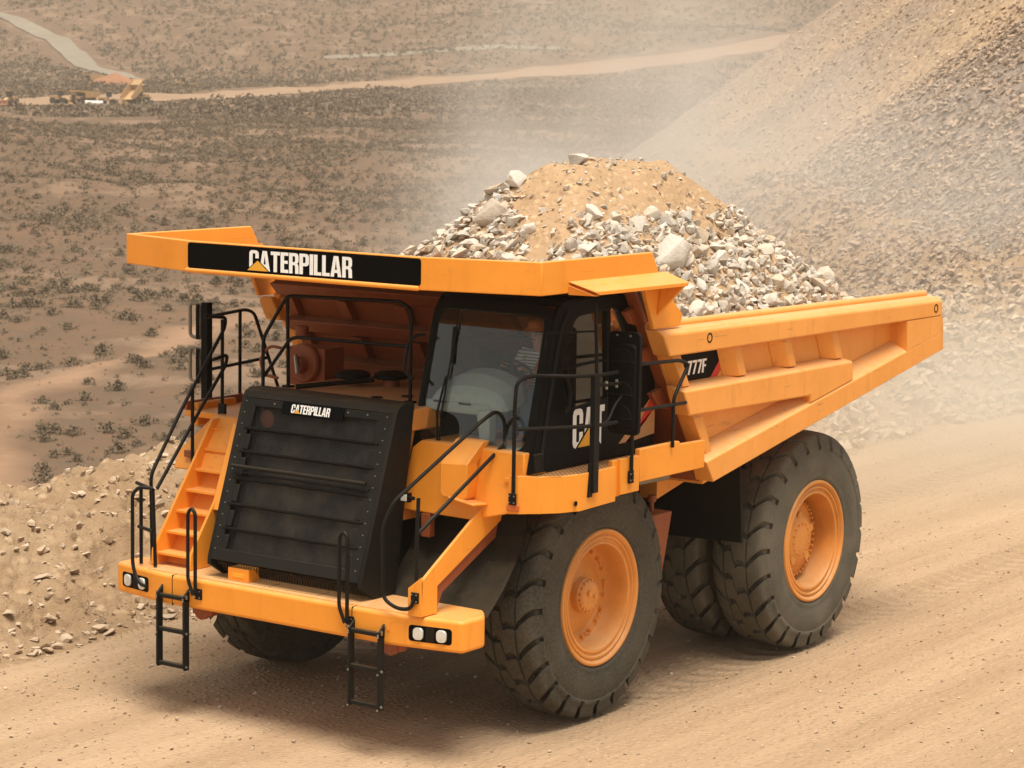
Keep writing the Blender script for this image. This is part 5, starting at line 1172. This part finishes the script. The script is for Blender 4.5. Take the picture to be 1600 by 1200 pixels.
# ---- stones on the spoil slope, the berm and the road
d, l = sample(150000, 52, 330, .9); l = 8+rg.rand(len(d))**1.0*(d*.235-4); h, zn, s_ = height(d, l); x, y = to_xy(d, l)
bandf = sstep(142, 155, d+22*fbm(l/60, d/9, 3, 41))*.8
k = ((zn == 2) | ((zn == 1) & (l > 7))) & (rg.rand(len(d)) > bandf) & (l < d*.225); x, y, h, d = x[k], y[k], h[k], d[k]; S = (.05+.24*rg.rand(len(x))**4.0)*np.interp(d, [60, 120, 250], [.7, 1.0, 1.4]); tb = bandf[k] > .3
for sel, nm, mt, lb in ((tb, 'streak_stones', M['bermrock'], 'tan stones caught in the sandy streaks of the spoil slope'),):
    j = np.where(sel)[0][:26000]; me = scatter_mesh(nm, LOW, np.stack([x, y, h+S*.1], 1)[j], S[j]*.8, 17, mt); o = bpy.data.objects.new(nm, me); col.objects.link(o); tag(o, lb, 'stones', kind='stuff')
j = np.where(~tb)[0][:36000]; me = scatter_mesh('talus_stones', LOW, np.stack([x, y, h+S*.15], 1)[j], S[j], 7, M['talusrock']); o = bpy.data.objects.new('talus_stones', me); col.objects.link(o); tag(o, 'loose broken rock covering the steep spoil slope at the right', 'stones', kind='stuff')
print('talus', len(x))
n = 26000; x = rg.uniform(-60, 6, n); y = -4.6-rg.rand(n)**1.2*7.5; dd, ll = to_dl(x, y); h, zn, s_ = height(dd, ll)
k = (s_ > .15) & (s_ < 9) & (np.abs(ll/dd) < .27); x, y, h, s_ = x[k], y[k], h[k], s_[k]; S = (.014+.10*rg.rand(len(x))**6)*(1+1.3*(x < -18))
me = scatter_mesh('berm_stones', LOW, np.stack([x, y, h+S*.2], 1), S, 8, M['bermrock']); o = bpy.data.objects.new('berm_stones', me); col.objects.link(o); tag(o, 'small stones strewn over the earth bank beside the road', 'stones', kind='stuff')
n = 70000; x = np.where(rg.rand(n) < .6, rg.uniform(-14, 13, n), rg.uniform(-55, 0, n)); y = np.where(rg.rand(n) < .35, -4.8+rg.rand(n)**2*5, rg.uniform(-4, 12, n)); dd, ll = to_dl(x, y); h, zn, s_ = height(dd, ll)
k = (s_ < .1) & (np.abs(ll/dd) < .27); x, y, h = x[k], y[k], h[k]; S = .003+.032*rg.rand(len(x))**12
me = scatter_mesh('gravel', LOW, np.stack([x, y, h+S*.3], 1), S, 10, M['bermrock']); o = bpy.data.objects.new('gravel', me); col.objects.link(o); tag(o, 'loose gravel on the dirt road', 'gravel', kind='stuff')
BR = [rockmesh('rock', 300+i, M['bermrock'], 14, .6) for i in range(7)]
rr_ = random.Random(8); cnt = 0
for (x0, x1, y0, y1, n, r0, r1, lab, grp) in ((-1.5, 3.2, -5.6, -4.5, 40, .05, .19, 'tan angular rock at the foot of the earth bank, left of the truck', 'rocks at the foot of the earth bank'),
                                     (-3.5, 2.5, -8.2, -6.2, 14, .05, .16, 'flat tan stone embedded near the crest of the earth bank at the left', 'stones on the crest of the earth bank'),
                                     (-52, -19, -10.5, -5.2, 42, .12, .50, 'dusty pale rock in the rubble beyond the road, right of the truck', 'rocks beyond the road behind the truck')):
    for i in range(n):
        x, y = rr_.uniform(x0, x1), rr_.uniform(y0, y1); dd, ll = to_dl(x, y); r = r0+(r1-r0)*rr_.random()**2.2
        if x0 == -1.5: y = -4.6-(1-rr_.random()**.6)*1.4; dd, ll = to_dl(x, y)
        o = bpy.data.objects.new('rock', BR[rr_.randrange(7)]); col.objects.link(o); o.location = (x, y, hz(dd, ll)+r*.12); o.scale = (r, r*rr_.uniform(.7, 1), r*rr_.uniform(.6, .9)); o.rotation_euler = (rr_.uniform(-.3, .3), rr_.uniform(-.3, .3), rr_.uniform(0, 6.3)); tag(o, lab, 'rock', grp)
for i, (x, y, r) in enumerate(((3.0, 5.2, .05), (-8, 6.0, .05), (-11, 7.2, .06), (-6.5, 8.4, .045), (-3.0, 9.2, .05), (-13.5, 6.0, .07), (-1.5, 7.5, .04))):
    pass

# ---- far machinery on the valley floor
farp = paint('far_machine_yellow', (.33, .19, .075), dust=.7, film=.5); farg = simple('far_machine_dark', (.03, .03, .028), .7); farr = simple('far_machine_rust', (.28, .11, .05), .8)
FD = math.atan2(-Fv[1], -Fv[0])
def fwheel(m, x, y, r, w_): m.tube([(x, y-w_/2, r), (x, y+w_/2, r)], r, 16, 0)
def far_truck(loc, rz, lab, tilt=0):
    e = empty('haul_truck', loc, rz); tag(e, lab, 'haul truck')
    m = MB(); m.box(-3.6, 3.6, -1.1, 1.1, 1.2, 1.9); m.box(1.2, 3.6, -2.2, 2.2, 1.9, 2.7); m.box(2.2, 3.3, -1.0, .6, 2.7, 3.5); m.build('chassis', farp, e, bevel=.05)
    m = MB(); m.box(1.3, 2.6, .7, 2.2, 2.7, 4.1); m.build('cab', farg, e, bevel=.08)
    m = MB(); m.box(3.61, 3.7, -1.0, 1.0, 1.2, 3.2); m.build('radiator_grille', farg, e)
    for x, y, w_ in ((1.6, 1.9, .8), (1.6, -1.9, .8), (-2.4, 1.7, 1.4), (-2.4, -1.7, 1.4)):
        m = MB(); fwheel(m, x, y, 1.3, w_); m.build('wheel', farg, e)
    m = MB(); ca, sa = math.cos(tilt), math.sin(tilt); piv = (-3.4, 2.0)
    def tr(x, z): dx, dz = x-piv[0], z-piv[1]; return (piv[0]+dx*ca-dz*sa, piv[1]+dx*sa+dz*ca)
    pr_ = [tr(*p) for p in ((-5.0, 3.1), (-3.4, 2.4), (.6, 2.2), (1.0, 3.9), (3.4, 4.2), (3.4, 4.6), (.6, 4.5), (-4.8, 4.2))]
    for s in (-1, 1): m.prism_y(pr_, s*2.4, s*2.6)
    fl = [tr(*p) for p in ((-5.0, 3.1), (-3.4, 2.4), (.6, 2.2), (1.0, 3.9), (3.4, 4.2), (3.4, 4.05), (1.1, 3.75), (.7, 2.05), (-3.4, 2.2), (-5.0, 2.95))]; m.prism_y(fl, -2.4, 2.4)
    m.build('dump_body', farp, e); return e
def far_loader(loc, rz, lab, kind='wheel loader', name='wheel_loader', bucket=1):
    e = empty(name, loc, rz); tag(e, lab, kind)
    m = MB(); m.box(-3.6, -.4, -1.1, 1.1, 1.3, 2.6); m.box(-.4, 1.6, -.8, .8, 1.2, 1.9); m.build('body', farp, e, bevel=.1)
    m = MB(); m.box(-1.0, .5, -.8, .8, 2.6, 4.2); m.build('cab', farg, e, bevel=.08); m = MB(); m.box(-1.1, .6, -.9, .9, 4.2, 4.4); m.build('cab_roof', farp, e)
    for x in (-2.3, 1.2):
        for y in (1.3, -1.3): m = MB(); fwheel(m, x, y, 1.0, .7); m.build('wheel', farg, e)
    if bucket:
        m = MB(); m.prism_y([(1.5, 1.8), (3.6, .9), (3.6, 1.3), (1.5, 2.3)], -.6, .6); m.build('lift_arm', farp, e)
        m = MB(); m.prism_y([(3.5, .2), (5.0, .1), (3.9, .5), (3.8, 1.5), (3.5, 1.6)], -1.6, 1.6); m.build('bucket', farr if bucket == 2 else farp, e)
    else:
        m = MB(); m.prism_y([(1.4, 1.5), (5.6, 1.5), (5.6, 1.9), (1.4, 1.9)], -.25, .25); m.obox((2.2, 0, .7), (.08, .3, 0), (-.3, 2.0, 0), (0, 0, .35)); fwheel(m, 5.4, 1.0, .6, .4); fwheel(m, 5.4, -1.0, .6, .4); m.build('blade_frame', farp, e)
    return e
def dlp(d, l, dz=0): x, y = to_xy(d, l); return (x, y, hz(d, l)+.3+dz)
far_truck(dlp(800, -139.5), FD-.75, 'small yellow haul truck facing the viewer in the far row of machines')
far_loader(dlp(800, -146.5), FD+1.2, 'yellow wheel loader nose to nose with the facing truck, far left', bucket=1)
far_loader(dlp(792, -129.5), FD+1.5, 'yellow road grader between the facing truck and the tipped truck', 'grader', 'road_grader', 0)
far_truck(dlp(800, -121.5), FD+2.5, 'far haul truck with its bed raised, right end of the row', R_(42))
far_truck(dlp(1060, -181), FD-1.3, 'far haul truck beside the brown mound, at the foot of the gravel road')
far_loader(dlp(770, -157), FD-.3, 'machine cut by the left edge of the picture, far away', 'loader', bucket=2)
far_loader(dlp(1010, -135), FD+1.6, 'lone yellow grader among the dark scrub, far right of the others', 'grader', 'road_grader', 0)
gx_ = np.linspace(-16, 16, 41); PX, PY = np.meshgrid(gx_, gx_*.7, indexing='ij'); PZ = np.maximum(0, 6.2*(1-np.hypot(PX/15, PY/10)))+.5*fbm(PX/2, PY/2, 4, 5)*(np.hypot(PX/15, PY/10) < 1)-.4
ix = np.arange(41*41).reshape(41, 41); me = npmesh('dirt_mound', np.stack([PX.ravel(), PY.ravel(), PZ.ravel()], 1), np.stack([ix[:-1, :-1].ravel(), ix[1:, :-1].ravel(), ix[1:, 1:].ravel(), ix[:-1, 1:].ravel()], 1), earth('dark_mound_earth', (.30, .14, .075), (.36, .18, .10), (.25, .12, .07), big=.3).m, True)
o = bpy.data.objects.new('dirt_mound', me); col.objects.link(o); o.location = dlp(1040, -168, -.4); o.rotation_euler[2] = math.atan2(Rv[1], Rv[0]); tag(o, 'dark brown mound of earth at the foot of the far gravel road', 'mound')
m = MB(); m.tube([(0, -2.8, .9), (0, 2.8, .9)], .8, 18, 0); o = m.build('water_tank', simple('tank_white', (.75, .74, .68), .5), loc=dlp(780, -132.5)); o.rotation_euler[2] = FD; tag(o, 'white cylindrical tank lying in front of the far machines', 'tank')

# ---- dust raised by the wheels, and the hazy air
def volmat(name, dens, colr, noise_scale, lo=.38, hi=.72, aniso=.2):
    t = NT(name); v = t.coord(); ln = t.n('ShaderNodeVectorMath', operation='LENGTH'); t.l(v, ln.inputs[0])
    fall = t.ramp(ln.outputs['Value'], [(.15, 1.), (1., 0.)]); n = t.noise(noise_scale, 3, .55, t.coord(kind='World'))
    dd_ = t.math('MULTIPLY', t.math('MULTIPLY', t.math('POWER', fall, 2.3), t.ramp(n, [(lo, 0.), (hi, 1.)])), dens)
    pv = t.n('ShaderNodeVolumePrincipled'); pv.inputs['Color'].default_value = (*colr, 1); pv.inputs['Anisotropy'].default_value = aniso
    t.l(dd_, pv.inputs['Density']); t.l(pv.outputs[0], t.out.inputs['Volume']); return t.m
def cloud(loc, rad, rz, mat, lab):
    m = MB(); m.lathe([(math.cos(a)*-1, math.sin(a)) for a in np.linspace(0, math.pi, 14)], (0, 0, 0), 'z', 24); o = m.build('dust_cloud', mat); o.location = loc; o.scale = rad; o.rotation_euler = (0, 0, rz)
    tag(o, lab, 'dust', kind='stuff'); return o
FA = math.atan2(Fv[1], Fv[0])
x, y = to_xy(84, 15); cloud((x, y, 2), (30, 11, 8), FA, volmat('slope_dust', .055, (.99, .96, .91), .12, .32, .62), 'dust hanging against the foot of the spoil slope')
x, y = to_xy(118, 5.5); cloud((x, y, 2), (50, 17, 17), FA+.05, volmat('dust_plume', .15, (.99, .96, .91), .075, .42, .64), 'pale dust drifting up behind the truck load')
cloud((-24, -1.5, .8), (19, 11, 3.6), 0, volmat('road_dust', .26, (.99, .94, .84), .22, .30, .65), 'light dust hanging over the road behind the truck')
cloud((-13, -2.5, .4), (10, 4.2, 2.6), 0, volmat('wheel_dust', .16, (.95, .83, .66), .5, .30, .7), 'dust churned up behind the rear wheels')
t = NT('hazy_air'); pv = t.n('ShaderNodeVolumePrincipled'); pv.inputs['Color'].default_value = (.93, .85, .74, 1); pv.inputs['Density'].default_value = .0002; pv.inputs['Anisotropy'].default_value = .2; t.l(pv.outputs[0], t.out.inputs['Volume'])
m = MB(); m.box(-3300, 140, -3300, 140, -33.5, 330); o = m.build('haze', t.m); o['kind'] = 'stuff'; o['label'] = 'thin dusty haze over the valley'; o['category'] = 'haze'
